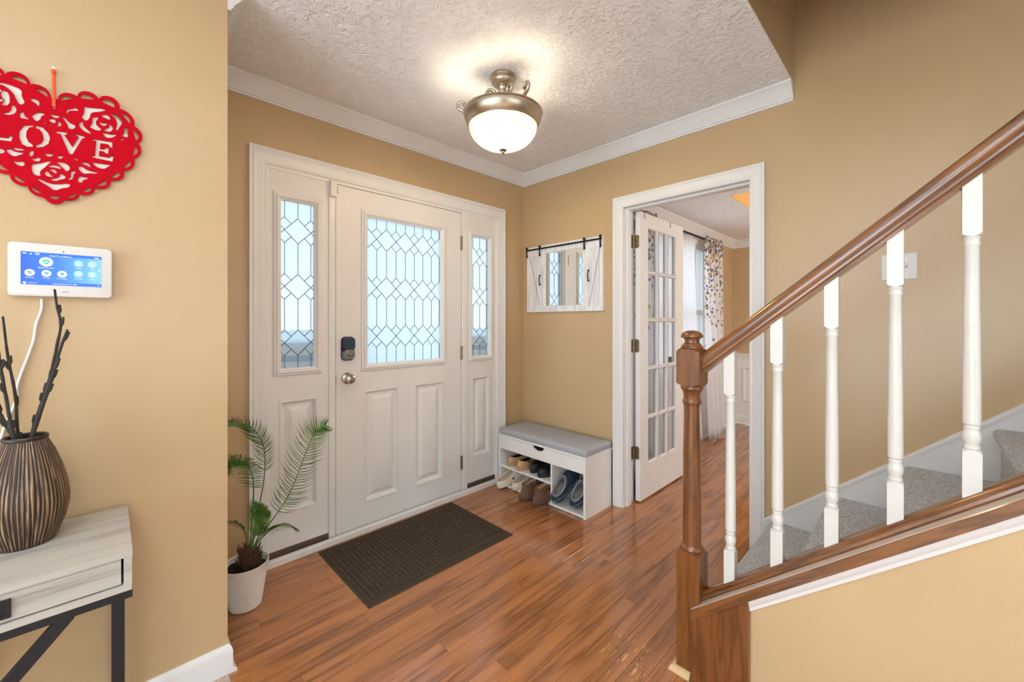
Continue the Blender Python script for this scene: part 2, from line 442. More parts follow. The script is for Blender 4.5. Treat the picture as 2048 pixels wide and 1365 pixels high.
# rooms behind the camera, with window openings
bm = BM()
add_box(bm, -3.3, -3.2, -3.2, -1.4, 0, 2.6); add_box(bm, -3.3, -3.2, 1.6, 2.5, 0, 2.6); add_box(bm, -3.3, -3.2, -1.4, 1.6, 0, 0.08); add_box(bm, -3.3, -3.2, -1.4, 1.6, 2.25, 2.6)
STR(obj('wall_back', bm, M['wall']), 'beige wall with a window opening behind the camera', 'wall')
bm = BM()
add_box(bm, -3.3, -1.0, -3.3, -3.2, 0, 2.6); add_box(bm, 1.6, 2.6, -3.3, -3.2, 0, 5.0); add_box(bm, -1.0, 1.6, -3.3, -3.2, 0, 0.4); add_box(bm, -1.0, 1.6, -3.3, -3.2, 2.3, 2.6); add_box(bm, 1.2, 1.6, -3.3, -3.2, 2.6, 5.0)
STR(obj('wall_side', bm, M['wall']), 'beige wall with a second window opening behind the camera', 'wall')
# stairwell above the entry ceiling
FY = 0.474
bm = BM()
add_box(bm, 1.24, XB, FY - 0.002, FY + 0.12, CE + 0.003, 5.0)
add_box(bm, 1.54, 1.662, -3.2, FY - 0.002, CE + 0.003, 5.0)  # unseen side wall, set over the stairs to shade the upper wall
STR(obj('wall_stairwell', bm, M['wall']), 'beige drywall rising above the edge of the entry ceiling', 'wall')
STR(box('ceiling_stairwell', 1.24, 2.6, -3.2, 0.6, 4.9, 5.0, M['wall']), 'ceiling high above the stairs', 'ceiling')

# ---- ceilings
bm = BM()
add_box(bm, XL - 0.05, XB + 0.1, FY, 2.5, CE, CE + 0.1); add_box(bm, -3.3, XL - 0.05, -3.3, 2.5, CE, CE + 0.1); add_box(bm, XL - 0.05, 1.66, -3.2, FY, CE, CE + 0.1)
STR(obj('ceiling', bm, M['ceiling']), 'white entry ceiling with stomped brush texture', 'ceiling')
# dining room: lower soffit with a raised tray
DS = 2.232; TX0, TX1, TY0, TY1 = 3.46, 4.75, -1.5, 1.09
bm = BM()
add_box(bm, XB + 0.119, 5.6, TY1, 1.8, DS, 2.6); add_box(bm, XB + 0.119, 5.6, -2.2, TY0, DS, 2.6)
add_box(bm, XB + 0.119, TX0, TY0, TY1, DS, 2.6); add_box(bm, TX1, 5.6, TY0, TY1, DS, 2.6)
STR(obj('ceiling_dining', bm, M['ceiling']), 'white textured dining room ceiling border around the tray', 'ceiling')
STR(box('ceiling_tray', TX0 - 0.02, TX1 + 0.02, TY0 - 0.02, TY1 + 0.02, 2.52, 2.62, M['ceiling']), 'raised centre of the dining room tray ceiling', 'ceiling')
bm = BM()
rect = [(TX0, TY0), (TX1, TY0), (TX1, TY1), (TX0, TY1)]
for (a, b) in zip(rect, rect[1:] + rect[:1]):
    ax, ay = a; bx_, by = b
    if ay == by: add_box(bm, ax if ax < bx_ else bx_, max(ax, bx_), ay - 0.004, ay + 0.004, DS + 0.001, 2.53)
    else: add_box(bm, ax - 0.004, ax + 0.004, min(ay, by), max(ay, by), DS + 0.001, 2.53)
M['tray'] = plain('golden_tray_paint', C(222, 172, 98), 0.7, vary=0.02)
STR(obj('wall_tray', bm, M['tray']), 'golden painted inner edge of the dining room tray ceiling', 'wall')

# ---- dining room walls
bm = BM()
WX0, WX1, WZ0, WZ1 = 3.02, 4.62, 0.62, 2.05
add_box(bm, XB + 0.12, WX0, 1.70, 1.82, 0, 2.6); add_box(bm, WX1, 5.62, 1.70, 1.82, 0, 2.6)
add_box(bm, WX0, WX1, 1.70, 1.82, 0, WZ0); add_box(bm, WX0, WX1, 1.70, 1.82, WZ1, 2.6)
STR(obj('wall_dining_front', bm, M['wall']), 'beige dining room wall behind the curtains', 'wall')
STR(box('wall_dining_far', 5.5, 5.62, -2.2, 1.82, 0, 2.6, M['wall']), 'beige far wall of the dining room', 'wall')
STR(box('wall_dining_back', XB + 0.12, 5.62, -2.3, -2.2, 0, 2.6, M['wall']), 'back wall of the dining room', 'wall')

# ---- crown mouldings
def crown_prof(h, p, z): return [(0, z), (p, z), (p, z - 0.010), (p - 0.012, z - 0.018), (p * 0.62, z - h * 0.42), (p * 0.36, z - h * 0.68), (0.018, z - h * 0.78), (0.018, z - h * 0.86), (0.011, z - h * 0.9), (0.011, z - h), (0, z - h)]
bm = BM(); add_sweep(bm, [(XL, YL), (XL, YA), (XB, YA), (XB, FY)], crown_prof(0.088, 0.066, CE), side=-1)
STR(obj('trim_1', bm, M['white'], smooth=30), 'white crown moulding around the entry ceiling', 'moulding')
bm = BM(); add_sweep(bm, [(XB + 0.12, 1.70), (5.5, 1.70), (5.5, -2.2)], crown_prof(0.088, 0.075, DS), side=-1)
STR(obj('trim_2', bm, M['white'], smooth=30), 'white crown moulding under the dining room ceiling', 'moulding')
bm = BM(); add_sweep(bm, [(TX0, TY0), (TX0, TY1), (TX1, TY1), (TX1, TY0)], crown_prof(0.16, 0.13, 2.525), side=-1)
M['peach'] = plain('peach_lit_tray_crown', C(240, 222, 196), 0.45, vary=0.02)  # peach light on the tray crown is put into its colour
STR(obj('trim_3', bm, M['peach'], smooth=30), 'crown moulding inside the dining tray, coloured with peach light', 'moulding')

# ---- baseboards
bp = [(0, 0), (0.014, 0), (0.014, 0.080), (0.011, 0.090), (0.006, 0.098), (0.004, 0.102), (0, 0.102)]
bm = BM(); add_sweep(bm, [(-3.2, YL), (XL, YL), (XL, YA), (0.495, YA)], bp, side=-1)
STR(obj('baseboard_left', bm, M['white'], smooth=30), 'white baseboard wrapping the corner of the heart wall', 'baseboard')
sp = [(0, 0), (0.013, 0), (0.0125, 0.006), (0.009, 0.014), (0.003, 0.019), (0, 0.019)]
bm = BM(); add_sweep(bm, [(XL + 0.014, YL - 0.014), (XL + 0.014, YA - 0.014), (0.495, YA - 0.014)], sp, side=-1)
STR(obj('baseboard_shoe', bm, M['white'], smooth=30), 'white shoe moulding along the entry side of the corner', 'baseboard')
bm = BM(); add_sweep(bm, [(2.26, YA), (XB, YA), (XB, 1.52)], bp, side=-1)
STR(obj('baseboard_right', bm, M['white'], smooth=30), 'white baseboard behind the shoe bench', 'baseboard')
bd = [(0, 0), (0.026, 0), (0.026, 0.012), (0.016, 0.022), (0.016, 0.10), (0.01, 0.118), (0, 0.118)]
bm = BM(); add_sweep(bm, [(XB + 0.12, 1.70), (5.5, 1.70), (5.5, -2.2)], bd, side=-1)
STR(obj('baseboard_dining', bm, M['white'], smooth=30), 'white baseboard of the dining room', 'baseboard')
# wainscot below a chair rail
wz = 0.86
bm = BM(); add_sweep(bm, [(XB + 0.12, 1.70), (5.5, 1.70), (5.5, -2.2)], [(0, 0.1), (0.006, 0.1), (0.006, wz - 0.02), (0, wz - 0.02)], side=-1)
STR(obj('trim_4', bm, M['white']), 'white painted wainscot of the dining room', 'wainscot')
bm = BM(); add_sweep(bm, [(XB + 0.12, 1.70), (5.5, 1.70), (5.5, -2.2)], [(0, wz - 0.075), (0.012, wz - 0.07), (0.012, wz - 0.05), (0.02, wz - 0.04), (0.02, wz - 0.02), (0.03, wz - 0.012), (0.03, wz), (0, wz)], side=-1)
STR(obj('trim_5', bm, M['white'], smooth=30), 'white chair rail of the dining room', 'chair rail')
def frame_panel(name, u0, u1, v0, v1, MAP, parent):
    bm = BM(); r = (u0, u1, v0, v1)
    rect_loops(bm, [inset(r, 0, 0.006), inset(r, 0.002, 0.016), inset(r, 0.014, 0.020), inset(r, 0.026, 0.010), inset(r, 0.030, 0.0065)], MAP, False)
    return obj(name, bm, M['white'], parent, smooth=25)
far = lambda u, v, w: (5.5 - w, u, v)
frt = lambda u, v, w: (u, 1.70 - w, v)
wp = empty('wainscot_frames'); STR(wp, 'raised picture frame mouldings on the dining wainscot', 'moulding')
for u in (0.98, 0.28, -0.42, -1.12): frame_panel('frame_moulding', u, u + 0.6, 0.28, 0.70, far, wp)
for a, b in ((2.66, 3.0), (3.06, 3.7), (3.76, 4.4), (4.5, 5.36)): frame_panel('frame_moulding', a, b, 0.28, 0.70 if a > 4.45 or a < 3 else 0.50, frt, wp)

# ---- casing of the dining doorway
cp = lambda inn, out: None
def casing_U(name, y0, y1, z1, wd, x, mat, dirx=-1):
    """three sided mitred casing on a wall of constant x, opening y0..y1, top z1"""
    bm = BM()
    prof = [(0, 0.0), (0, 0.010), (0.004, 0.013), (0.012, 0.011), (0.018, 0.014), (wd * 0.55, 0.020), (wd * 0.75, 0.022), (wd * 0.82, 0.018), (wd * 0.90, 0.022), (wd, 0.022), (wd, 0.0)]
    loops = []
    for sgn, base in (((-1, 0), (y0, 0)), ((-1, 1), (y0, z1)), ((1, 1), (y1, z1)), ((1, 0), (y1, 0))):
        loops.append([(x + dirx * h, base[0] + sgn[0] * d, base[1] + sgn[1] * d) for d, h in prof])
    add_loops(bm, loops)
    return obj(name, bm, mat, smooth=28)
STR(casing_U('trim_6', 0.672, 1.432, 2.012, 0.072, XB, M['white']), 'white casing around the dining room doorway', 'casing')
STR(casing_U('trim_7', 0.672, 1.432, 2.012, 0.072, XB + 0.12, M['white'], 1), 'white casing on the dining side of the doorway', 'casing')
bm = BM()
add_box(bm, XB - 0.002, XB + 0.122, 1.432, 1.446, 0, 2.026); add_box(bm, XB - 0.002, XB + 0.122, 0.654, 0.672, 0, 2.026); add_box(bm, XB - 0.002, XB + 0.122, 0.672, 1.432, 2.012, 2.026)
add_box(bm, XB + 0.03, XB + 0.075, 1.42, 1.432, 0, 2.0); add_box(bm, XB + 0.03, XB + 0.075, 0.672, 0.684, 0, 2.0); add_box(bm, XB + 0.03, XB + 0.075, 0.672, 1.432, 2.0, 2.012)
STR(obj('trim_8', bm, M['white'], bevel=0.001, seg=1), 'white jamb lining the dining room doorway', 'door jamb')

# ================================================================== FRONT DOOR UNIT
DF = 2.375                                    # inner face of the door
dm = lambda u, v, w: (u, DF - w, v)
# casing with layered jamb
bm = BM()
prof = [(0, -0.03), (0, 0.006), (0.010, 0.008), (0.016, 0.016), (0.022, 0.014), (0.030, 0.018), (0.055, 0.024), (0.070, 0.030), (0.076, 0.026), (0.084, 0.032), (0.092, 0.032), (0.092, -0.01), (0.05, -0.03)]
loops = []
for (sx, sz), (bx_, bz) in (((-1, 0), (0.588, 0)), ((-1, 1), (0.588, 2.040)), ((1, 1), (2.148, 2.040)), ((1, 0), (2.148, 0))):
    loops.append([(bx_ + sx * d, DF - h, bz + sz * d) for d, h in prof])
add_loops(bm, loops)
STR(obj('trim_9', bm, M['white'], smooth=26), 'wide white casing around the front door and its sidelights', 'casing')
bm = BM()
for a, b in ((0.886, 0.925), (1.828, 1.878)):
    rect_loops(bm, [(a, b, 0.0, 2.045, -0.05), (a, b, 0.0, 2.045, 0.004), (a + 0.004, b - 0.004, 0.0, 2.045, 0.009)], dm)
rect_loops(bm, [(0.57, 2.16, 2.036, 2.06, -0.05), (0.57, 2.16, 2.036, 2.06, 0.004)], dm)
STR(obj('trim_10', bm, M['white']), 'white mullion posts between the front door and the sidelights', 'door frame')
# threshold
bm = BM(); add_loops(bm, [[(x, 2.327, 0), (x, 2.327, 0.028), (x, 2.331, 0.032), (x, 2.352, 0.032), (x, 2.352, 0)] for x in (0.535, 2.20)])
STR(obj('trim_11', bm, M['white']), 'low white strip along the foot of the front door', 'threshold')
bm = BM(); add_box(bm, 0.545, 2.185, 2.352, 2.50, 0, 0.016)
STR(obj('trim_12', bm, M['darkgap']), 'dark threshold under the front door', 'threshold')
bm = BM(); add_box(bm, 0.588, 0.886, DF - 0.006, DF + 0.03, 0.016, 0.056); add_box(bm, 1.878, 2.148, DF - 0.006, DF + 0.03, 0.016, 0.056)
STR(obj('trim_13', bm, M['sill']), 'brown sill strips below the two sidelights', 'sill')

def leaf_with_holes(name, x0, x1, z0, z1, holes, th, mat, parent):
    """slab split into strips round rectangular holes (same columns may repeat)"""
    xs = sorted({x0, x1} | {h[0] for h in holes} | {h[1] for h in holes}); zs = sorted({z0, z1} | {h[2] for h in holes} | {h[3] for h in holes})
    bm = BM(); vd = {}
    def V(x, z, y):
        k = (round(x, 5), round(z, 5), y)
        if k not in vd: vd[k] = bm.verts.new((x, y, z))
        return vd[k]
    def solid(i, j):
        if i < 0 or j < 0 or i >= len(xs) - 1 or j >= len(zs) - 1: return False
        cx, cz = (xs[i] + xs[i + 1]) / 2, (zs[j] + zs[j + 1]) / 2
        return not any(h[0] < cx < h[1] and h[2] < cz < h[3] for h in holes)
    for i in range(len(xs) - 1):
        for j in range(len(zs) - 1):
            if not solid(i, j): continue
            a, b, c, d = xs[i], xs[i + 1], zs[j], zs[j + 1]
            for y in (DF, DF + th): bm.faces.new([V(a, c, y), V(b, c, y), V(b, d, y), V(a, d, y)])
            for (p, q, ii, jj) in (((a, c), (b, c), i, j - 1), ((a, d), (b, d), i, j + 1), ((a, c), (a, d), i - 1, j), ((b, c), (b, d), i + 1, j)):
                if not solid(ii, jj): bm.faces.new([V(*p, DF), V(*q, DF), V(*q, DF + th), V(*p, DF + th)])
    return obj(name, bm, mat, parent)
def raised_panel(r, parent):
    bm = BM()
    rect_loops(bm, [inset(r, -0.012, 0.0005), inset(r, -0.010, 0.004), inset(r, -0.003, 0.004), inset(r, 0.0, 0.0), inset(r, 0.007, -0.018), inset(r, 0.014, -0.020), inset(r, 0.046, -0.001), inset(r, 0.049, 0.0)], dm)
    return obj('panel', bm, M['door'], parent, smooth=20)
def glass_frame(r, parent, wd=0.034):
    bm = BM()
    rect_loops(bm, [inset(r, -wd, 0.0), inset(r, -wd, 0.006), inset(r, -wd + 0.006, 0.010), inset(r, -wd + 0.012, 0.009), inset(r, -wd + 0.016, 0.016), inset(r, -0.010, 0.016), inset(r, -0.004, 0.010), inset(r, 0.0, 0.006), inset(r, 0.0, -0.022)], dm, False)
    return obj('glass_frame', bm, M['door'], parent, smooth=22)
def clip(poly, r):
    for ax, lim, sg in ((0, r[0], 1), (0, r[1], -1), (1, r[2], 1), (1, r[3], -1)):
        out = []
        for a, b in zip(poly, poly[1:] + poly[:1]):
            ia, ib = (a[ax] - lim) * sg >= 0, (b[ax] - lim) * sg >= 0
            if ia: out.append(a)
            if ia != ib:
                t = (lim - a[ax]) / (b[ax] - a[ax]); out.append((a[0] + t * (b[0] - a[0]), a[1] + t * (b[1] - a[1])))
        poly = out
        if len(poly) < 3: return []
    return poly
def leaded_glass(r, xe, rows, mat, parent, P=0.132, hb=0.068):
    """xe: x of one large-diamond column; rows: heights of the diamond rows, top first"""
    cells = []; k0 = int((r[0] - xe) / P) - 2; k1 = int((r[1] - xe) / P) + 2
    zt, zb = r[3] + 0.5, r[2] - 0.5
    for k in range(k0, k1 + 1):
        e = xe + k * P; o = e + P / 2
        for z in rows:
            cells.append([(e, z + hb), (e + P / 2, z), (e, z - hb), (e - P / 2, z)])
            for s in (1, -1): cells.append([(o, z + s * hb), (o + P / 4, z + s * hb / 2), (o, z), (o - P / 4, z + s * hb / 2)])
        for (a, b) in ((e, o), (o, e + P)):
            mid = (a + b) / 2
            bounds = [None] + list(rows) + [None]
            for up, dn in zip(bounds, bounds[1:]):
                top = [(a, zt), (b, zt)] if up is None else [(a, up - hb), (mid, up - hb / 2), (b, up - hb)]
                bot = [(b, zb), (a, zb)] if dn is None else [(b, dn + hb), (mid, dn + hb / 2), (a, dn + hb)]
                cells.append(top + bot)
    edges = set(); y0, y1 = DF + 0.012, DF + 0.016
    for c in cells:
        p = clip(c, r)
        if len(p) < 3: continue
        ar = abs(sum(a[0] * b[1] - b[0] * a[1] for a, b in zip(p, p[1:] + p[:1]))) / 2
        if ar < 2e-5: continue
        bm = BM(); add_prism(bm, p, 'y', y0, y1); obj('pane', bm, mat, parent)
        for a, b in zip(p, p[1:] + p[:1]):
            if any(abs(a[i] - l) < 1e-6 and abs(b[i] - l) < 1e-6 for i, l in ((0, r[0]), (0, r[1]), (1, r[2]), (1, r[3]))): continue
            ka, kb = (round(a[0], 4), round(a[1], 4)), (round(b[0], 4), round(b[1], 4))
            if ka != kb: edges.add((min(ka, kb), max(ka, kb)))
    bm = BM()
    for a, b in edges:
        add_tube(bm, [(a[0], DF + 0.011, a[1]), (b[0], DF + 0.011, b[1])], 0.0017, 5)
    obj('lead_came', bm, M['came'], parent)

# the door leaf
door = empty('door_1', (0, 0, 0)); STR(door, 'white front door with leaded textured glass above two raised panels', 'door')
gr = (1.111, 1.654, 0.985, 1.886); pr = [(1.110, 1.316, 0.172, 0.822), (1.452, 1.654, 0.172, 0.822)]
leaf_with_holes('leaf', 0.929, 1.823, 0.020, 2.033, [gr] + pr, 0.045, M['door'], door)
for r in pr: raised_panel(r, door)
glass_frame(gr, door)
leaded_glass(gr, 1.111 + 0.136, [1.757, 1.457, 1.157], M['glass_frost'], door)
bm = BM(); rect_loops(bm, [inset(gr, 0, 0.002), inset(gr, 0, 0.004), inset(gr, 0.008, 0.004 - 0.008), inset(gr, 0.008, -0.013)], dm, False)
obj('glazing_bead', bm, M['gasket'], door)
RY = Matrix.Rotation(math.radians(90), 4, 'X')       # lathe axis z -> -y
# door knob
kn = empty('knob', parent=door)
bm = BM(); add_lathe(bm, [(0.033, 0), (0.034, 0.003), (0.031, 0.008), (0.018, 0.011), (0.013, 0.014), (0.013, 0.030), (0.020, 0.036), (0.027, 0.044), (0.028, 0.052), (0.024, 0.060), (0.014, 0.0635), (0.006, 0.064)], (0.993, DF, 0.918), 32, RY)
obj('knob_body', bm, M['nickel'], kn, smooth=40)
bm = BM(); add_lathe(bm, [(0.0075, 0.063), (0.0075, 0.0675), (0.004, 0.068)], (0.993, DF, 0.918), 16, RY)
add_box(bm, 0.9922, 0.9938, DF - 0.0755, DF - 0.066, 0.913, 0.923)
obj('thumb_turn', bm, M['nickel'], kn, smooth=40)
bm = BM(); add_box(bm, 0.9255, 0.930, DF - 0.0012, DF + 0.03, 0.89, 0.945); obj('latch_plate', bm, M['hinge'], door)
# keypad deadbolt
dbt = empty('deadbolt', parent=door)
def rrect(x0, x1, z0, z1, r, n=5):
    pts = []
    for cx, cz, a0 in ((x1 - r, z1 - r, 0), (x0 + r, z1 - r, 90), (x0 + r, z0 + r, 180), (x1 - r, z0 + r, 270)):
        for k in range(n + 1):
            a = math.radians(a0 + 90 * k / n); pts.append((cx + r * math.cos(a), cz + r * math.sin(a)))
    return pts
M['navy_plastic'] = plain('slate_blue_plastic', C(36, 52, 70), 0.42, vary=0.08)
M['grey_plastic'] = plain('satin_grey_plate', C(150, 152, 156), 0.35, 0.7)
bm = BM(); add_prism(bm, rrect(0.957, 1.031, 1.022, 1.160, 0.022), 'y', DF - 0.012, DF); obj('back_plate', bm, M['black'], dbt, bevel=0.002)
bm = BM(); add_loops(bm, [[(x, DF - 0.034, z) for x, z in rrect(0.966, 1.027, 1.086, 1.154, 0.016)], [(x, DF - 0.012, z) for x, z in rrect(0.959, 1.030, 1.084, 1.158, 0.02)]]); obj('cover', bm, M['navy_plastic'], dbt, smooth=35)
bm = BM(); add_loops(bm, [[(x, DF - 0.030, z) for x, z in rrect(0.966, 1.027, 1.032, 1.085, 0.014)], [(x, DF - 0.012, z) for x, z in rrect(0.959, 1.030, 1.025, 1.0855, 0.02)]]); obj('lower_plate', bm, M['grey_plastic'], dbt, smooth=35)
bm = BM(); add_lathe(bm, [(0.018, 0.028), (0.018, 0.036), (0.013, 0.040), (0.012, 0.042)], (0.997, DF, 1.062), 24, RY); add_box(bm, 0.993, 1.001, DF - 0.058, DF - 0.038, 1.046, 1.078)
obj('thumb_turn', bm, M['nickel'], dbt, smooth=40)
for z in (1.817, 1.021, 0.226):
    h = empty('hinge', parent=door)
    bm = BM(); add_lathe(bm, [(0.0065, -0.05), (0.0065, 0.05)], (1.8265, DF - 0.006, z), 12); obj('barrel', bm, M['hinge'], h, smooth=40)
    bm = BM(); add_box(bm, 1.819, 1.826, DF - 0.0015, DF + 0.002, z - 0.05, z + 0.05); add_box(bm, 1.827, 1.836, DF - 0.0055, DF - 0.0035, z - 0.05, z + 0.05); obj('leaf_plate', bm, M['hinge'], h)
# sidelights
def sidelight(name, label, x0, x1, g, p, xe, rows):
    w = empty(name); STR(w, label, 'window')
    leaf_with_holes('panel_frame', x0, x1, 0.05, 2.036, [g, p], 0.04, M['door'], w)
    raised_panel(p, w); glass_frame(g, w, 0.032)
    leaded_glass(g, xe, rows, M['glass_side'], w)
    bm = BM(); rect_loops(bm, [inset(g, 0, 0.002), inset(g, 0, 0.004), inset(g, 0.006, -0.002), inset(g, 0.006, -0.013)], dm, False)
    obj('glazing_bead', bm, M['gasket'], w)
sidelight('window_1', 'left leaded glass sidelight beside the lock side of the front door', 0.588, 0.886, (0.640, 0.818, 0.995, 1.893), (0.648, 0.816, 0.25, 0.82), 0.731, [1.735, 1.435, 1.135])
sidelight('window_2', 'right leaded glass sidelight beside the hinge side of the front door', 1.878, 2.148, (1.922, 2.096, 0.985, 1.885), (1.936, 2.086, 0.25, 0.82), 2.010 - 0.066, [1.735, 1.435, 1.135])
# sensors
M['plastic'] = plain('white_plastic', C(224, 222, 218), 0.35, vary=0.01)
o = box('door_sensor', 0.890, 0.924, DF - 0.030, DF - 0.0092, 1.955, 2.045, M['plastic'], bevel=0.003); tag(o, 'white door sensor box stuck on the post at the top of the front door', 'sensor')
o = box('sensor_magnet', 0.934, 0.946, DF - 0.012, DF - 0.0002, 1.985, 2.022, M['plastic'], bevel=0.002); tag(o, 'tiny white magnet beside the sensor on the front door', 'sensor')

# ================================================================== FRENCH DOOR
fd = empty('door_2'); STR(fd, 'open white French door with fifteen glass panes at the dining doorway', 'door')
FX0, FX1, FY0, FY1 = 2.601, 3.300, 1.384, 1.420
gx = [2.712, 2.868, 3.020, 3.172]; gz = [0.250, 0.568, 0.913, 1.259, 1.598, 1.912]; mw = 0.011
bm = BM()
for (a, b, c, d) in ((FX0, gx[0], 0.012, 2.006), (gx[3], FX1, 0.012, 2.006), (gx[0], gx[3], 0.012, gz[0]), (gx[0], gx[3], gz[5], 2.006)):
    add_box(bm, a, b, FY0, FY1, c, d)
obj('door_frame', bm, M['white'], fd)
bm = BM()
for x in gx[1:3]: add_prism(bm, [(x - mw, FY0 + 0.010), (x - mw * 0.5, FY0 + 0.002), (x + mw * 0.5, FY0 + 0.002), (x + mw, FY0 + 0.010), (x + mw, FY1 - 0.010), (x + mw * 0.5, FY1 - 0.002), (x - mw * 0.5, FY1 - 0.002), (x - mw, FY1 - 0.010)], 'z', gz[0], gz[5])
obj('upright_muntins', bm, M['white'], fd)
for z in gz[1:5]:
    bm = BM(); add_prism(bm, [(FY0 + 0.010, z - mw), (FY0 + 0.002, z - mw * 0.5), (FY0 + 0.002, z + mw * 0.5), (FY0 + 0.010, z + mw), (FY1 - 0.010, z + mw), (FY1 - 0.002, z + mw * 0.5), (FY1 - 0.002, z - mw * 0.5), (FY1 - 0.010, z - mw)], 'x', gx[0], gx[3])
    obj('muntin', bm, M['white'], fd)
fm = lambda u, v, w: (u, FY0 - w, v)
for i in range(3):
    for j in range(5):
        bm = BM(); add_box(bm, gx[i] + 0.002, gx[i + 1] - 0.002, 1.400, 1.403, gz[j] + 0.002, gz[j + 1] - 0.002); obj('pane', bm, M['glass_clear'], fd)
        r = (gx[i] + (mw if i else 0), gx[i + 1] - (mw if i < 2 else 0), gz[j] + (mw if j else 0), gz[j + 1] - (mw if j < 4 else 0))
        bm = BM(); rect_loops(bm, [inset(r, 0, 0.0), inset(r, 0.006, -0.007), inset(r, 0.007, -0.0155)], fm, False); obj('glazing_stop', bm, M['white'], fd)
for z in (1.80, 1.080, 0.340):
    h = empty('hinge', parent=fd)
    bm = BM(); add_lathe(bm, [(0.0065, -0.045), (0.0065, 0.045)], (2.592, 1.4275, z), 12); obj('barrel', bm, M['hinge'], h, smooth=40)
    bm = BM(); add_prism(bm, [(1.4245, z - 0.045), (1.400, z - 0.045), (1.392, z - 0.037), (1.392, z + 0.037), (1.400, z + 0.045), (1.4245, z + 0.045)], 'x', 2.5988, 2.6008); obj('door_plate', bm, M['hinge'], h)
    bm = BM(); add_box(bm, 2.555, 2.588, 1.4302, 1.4318, z - 0.045, z + 0.045); obj('jamb_plate', bm, M['hinge'], h)
    bm = BM()
    for q in (-0.028, 0.0, 0.028): add_lathe(bm, [(0.0035, 0), (0.003, 0.0015)], (2.5986, 1.404 + (0.006 if q == 0 else 0), z + q), 8, Matrix.Rotation(math.radians(-90), 4, 'Y'))
    obj('screw', bm, M['darkgap'], h)
kb = empty('knob', parent=fd)
bm = BM(); add_lathe(bm, [(0.026, 0), (0.026, 0.004), (0.010, 0.010), (0.010, 0.03), (0.024, 0.038), (0.027, 0.048), (0.022, 0.058), (0.006, 0.062)], (3.243, FY0, 0.940), 20, RY)
obj('near_knob', bm, M['hinge'], kb, smooth=40)
bm = BM(); add_lathe(bm, [(0.026, 0), (0.026, 0.004), (0.010, 0.010), (0.010, 0.03), (0.024, 0.038), (0.027, 0.048), (0.022, 0.058), (0.006, 0.062)], (3.243, FY1, 0.940), 20, Matrix.Rotation(math.radians(-90), 4, 'X'))
obj('far_knob', bm, M['hinge'], kb, smooth=40)
for i, x in enumerate((2.655, 3.06)):
    bm = BM(); z = 2.0065
    add_box(bm, x, x + 0.008, FY0 - 0.0025, FY1 + 0.0025, z, z + 0.0015); add_box(bm, x, x + 0.008, FY0 - 0.0025, FY0 - 0.0004, z - 0.035, z + 0.0015); add_box(bm, x, x + 0.008, FY1 + 0.0004, FY1 + 0.0025, z - 0.05, z + 0.0015); add_box(bm, x, x + 0.020, FY0 - 0.0025, FY0 - 0.0004, z - 0.038, z - 0.034)
    tag(obj('over_door_hook', bm, M['hinge']), ('small metal hook over the French door top near its hinges', 'small metal hook over the French door top near its free edge')[i], 'hook', 'hooks over the French door')

# ================================================================== DINING WINDOW AND CURTAINS
win = empty('window_3'); STR(win, 'bright dining room window behind the curtains', 'window')
bm = BM()
add_box(bm, WX0, WX0 + 0.05, 1.70, 1.78, WZ0, WZ1); add_box(bm, WX1 - 0.05, WX1, 1.70, 1.78, WZ0, WZ1); add_box(bm, WX0 + 0.05, WX1 - 0.05, 1.70, 1.78, WZ1 - 0.05, WZ1); add_box(bm, WX0 + 0.05, WX1 - 0.05, 1.70, 1.78, WZ0, WZ0 + 0.05)
xm = (WX0 + WX1) / 2; add_box(bm, WX0 + 0.05, xm - 0.03, 1.715, 1.765, 1.32, 1.37); add_box(bm, xm + 0.03, WX1 - 0.05, 1.715, 1.765, 1.32, 1.37); add_box(bm, xm - 0.03, xm + 0.03, 1.705, 1.775, WZ0 + 0.05, WZ1 - 0.05)
obj('window_frame', bm, M['white'], win)
bm = BM(); prof = [(0, 0), (0, 0.012), (0.05, 0.018), (0.065, 0.018), (0.065, 0)]
loops = [[(bx_ + sx * d, 1.70 - h, bz + sz * d) for d, h in prof] for (sx, sz), (bx_, bz) in (((-1, -1), (WX0, WZ0)), ((-1, 1), (WX0, WZ1)), ((1, 1), (WX1, WZ1)), ((1, -1), (WX1, WZ0)), ((-1, -1), (WX0, WZ0)))]
add_loops(bm, loops, False, False); obj('casing', bm, M['white'], win)
for a, b in ((WX0 + 0.05, xm - 0.03), (xm + 0.03, WX1 - 0.05)):
    for c, d in ((WZ0 + 0.05, 1.32), (1.37, WZ1 - 0.05)):
        bm = BM(); add_box(bm, a, b, 1.738, 1.742, c, d); obj('pane', bm, M['glass_clear'], win)
ro = empty('curtain_rod'); tag(ro, 'black curtain rod above the dining room window', 'curtain rod')
bm = BM(); add_tube(bm, [(2.78, 1.615, 2.098), (4.86, 1.615, 2.098)], 0.010, 12); obj('rod', bm, M['black'], ro, smooth=40)
for x in (2.78, 4.86):
    bm = BM(); add_lathe(bm, [(0.004, -0.02), (0.018, -0.012), (0.022, 0), (0.018, 0.012), (0.004, 0.02)], (x, 1.615, 2.098), 14); obj('finial', bm, M['black'], ro, smooth=40)
for x in (2.85, 4.70):
    bm = BM(); add_tube(bm, [(x, 1.699, 2.112), (x, 1.63, 2.112), (x, 1.615, 2.11)], 0.006, 8); obj('bracket', bm, M['black'], ro)
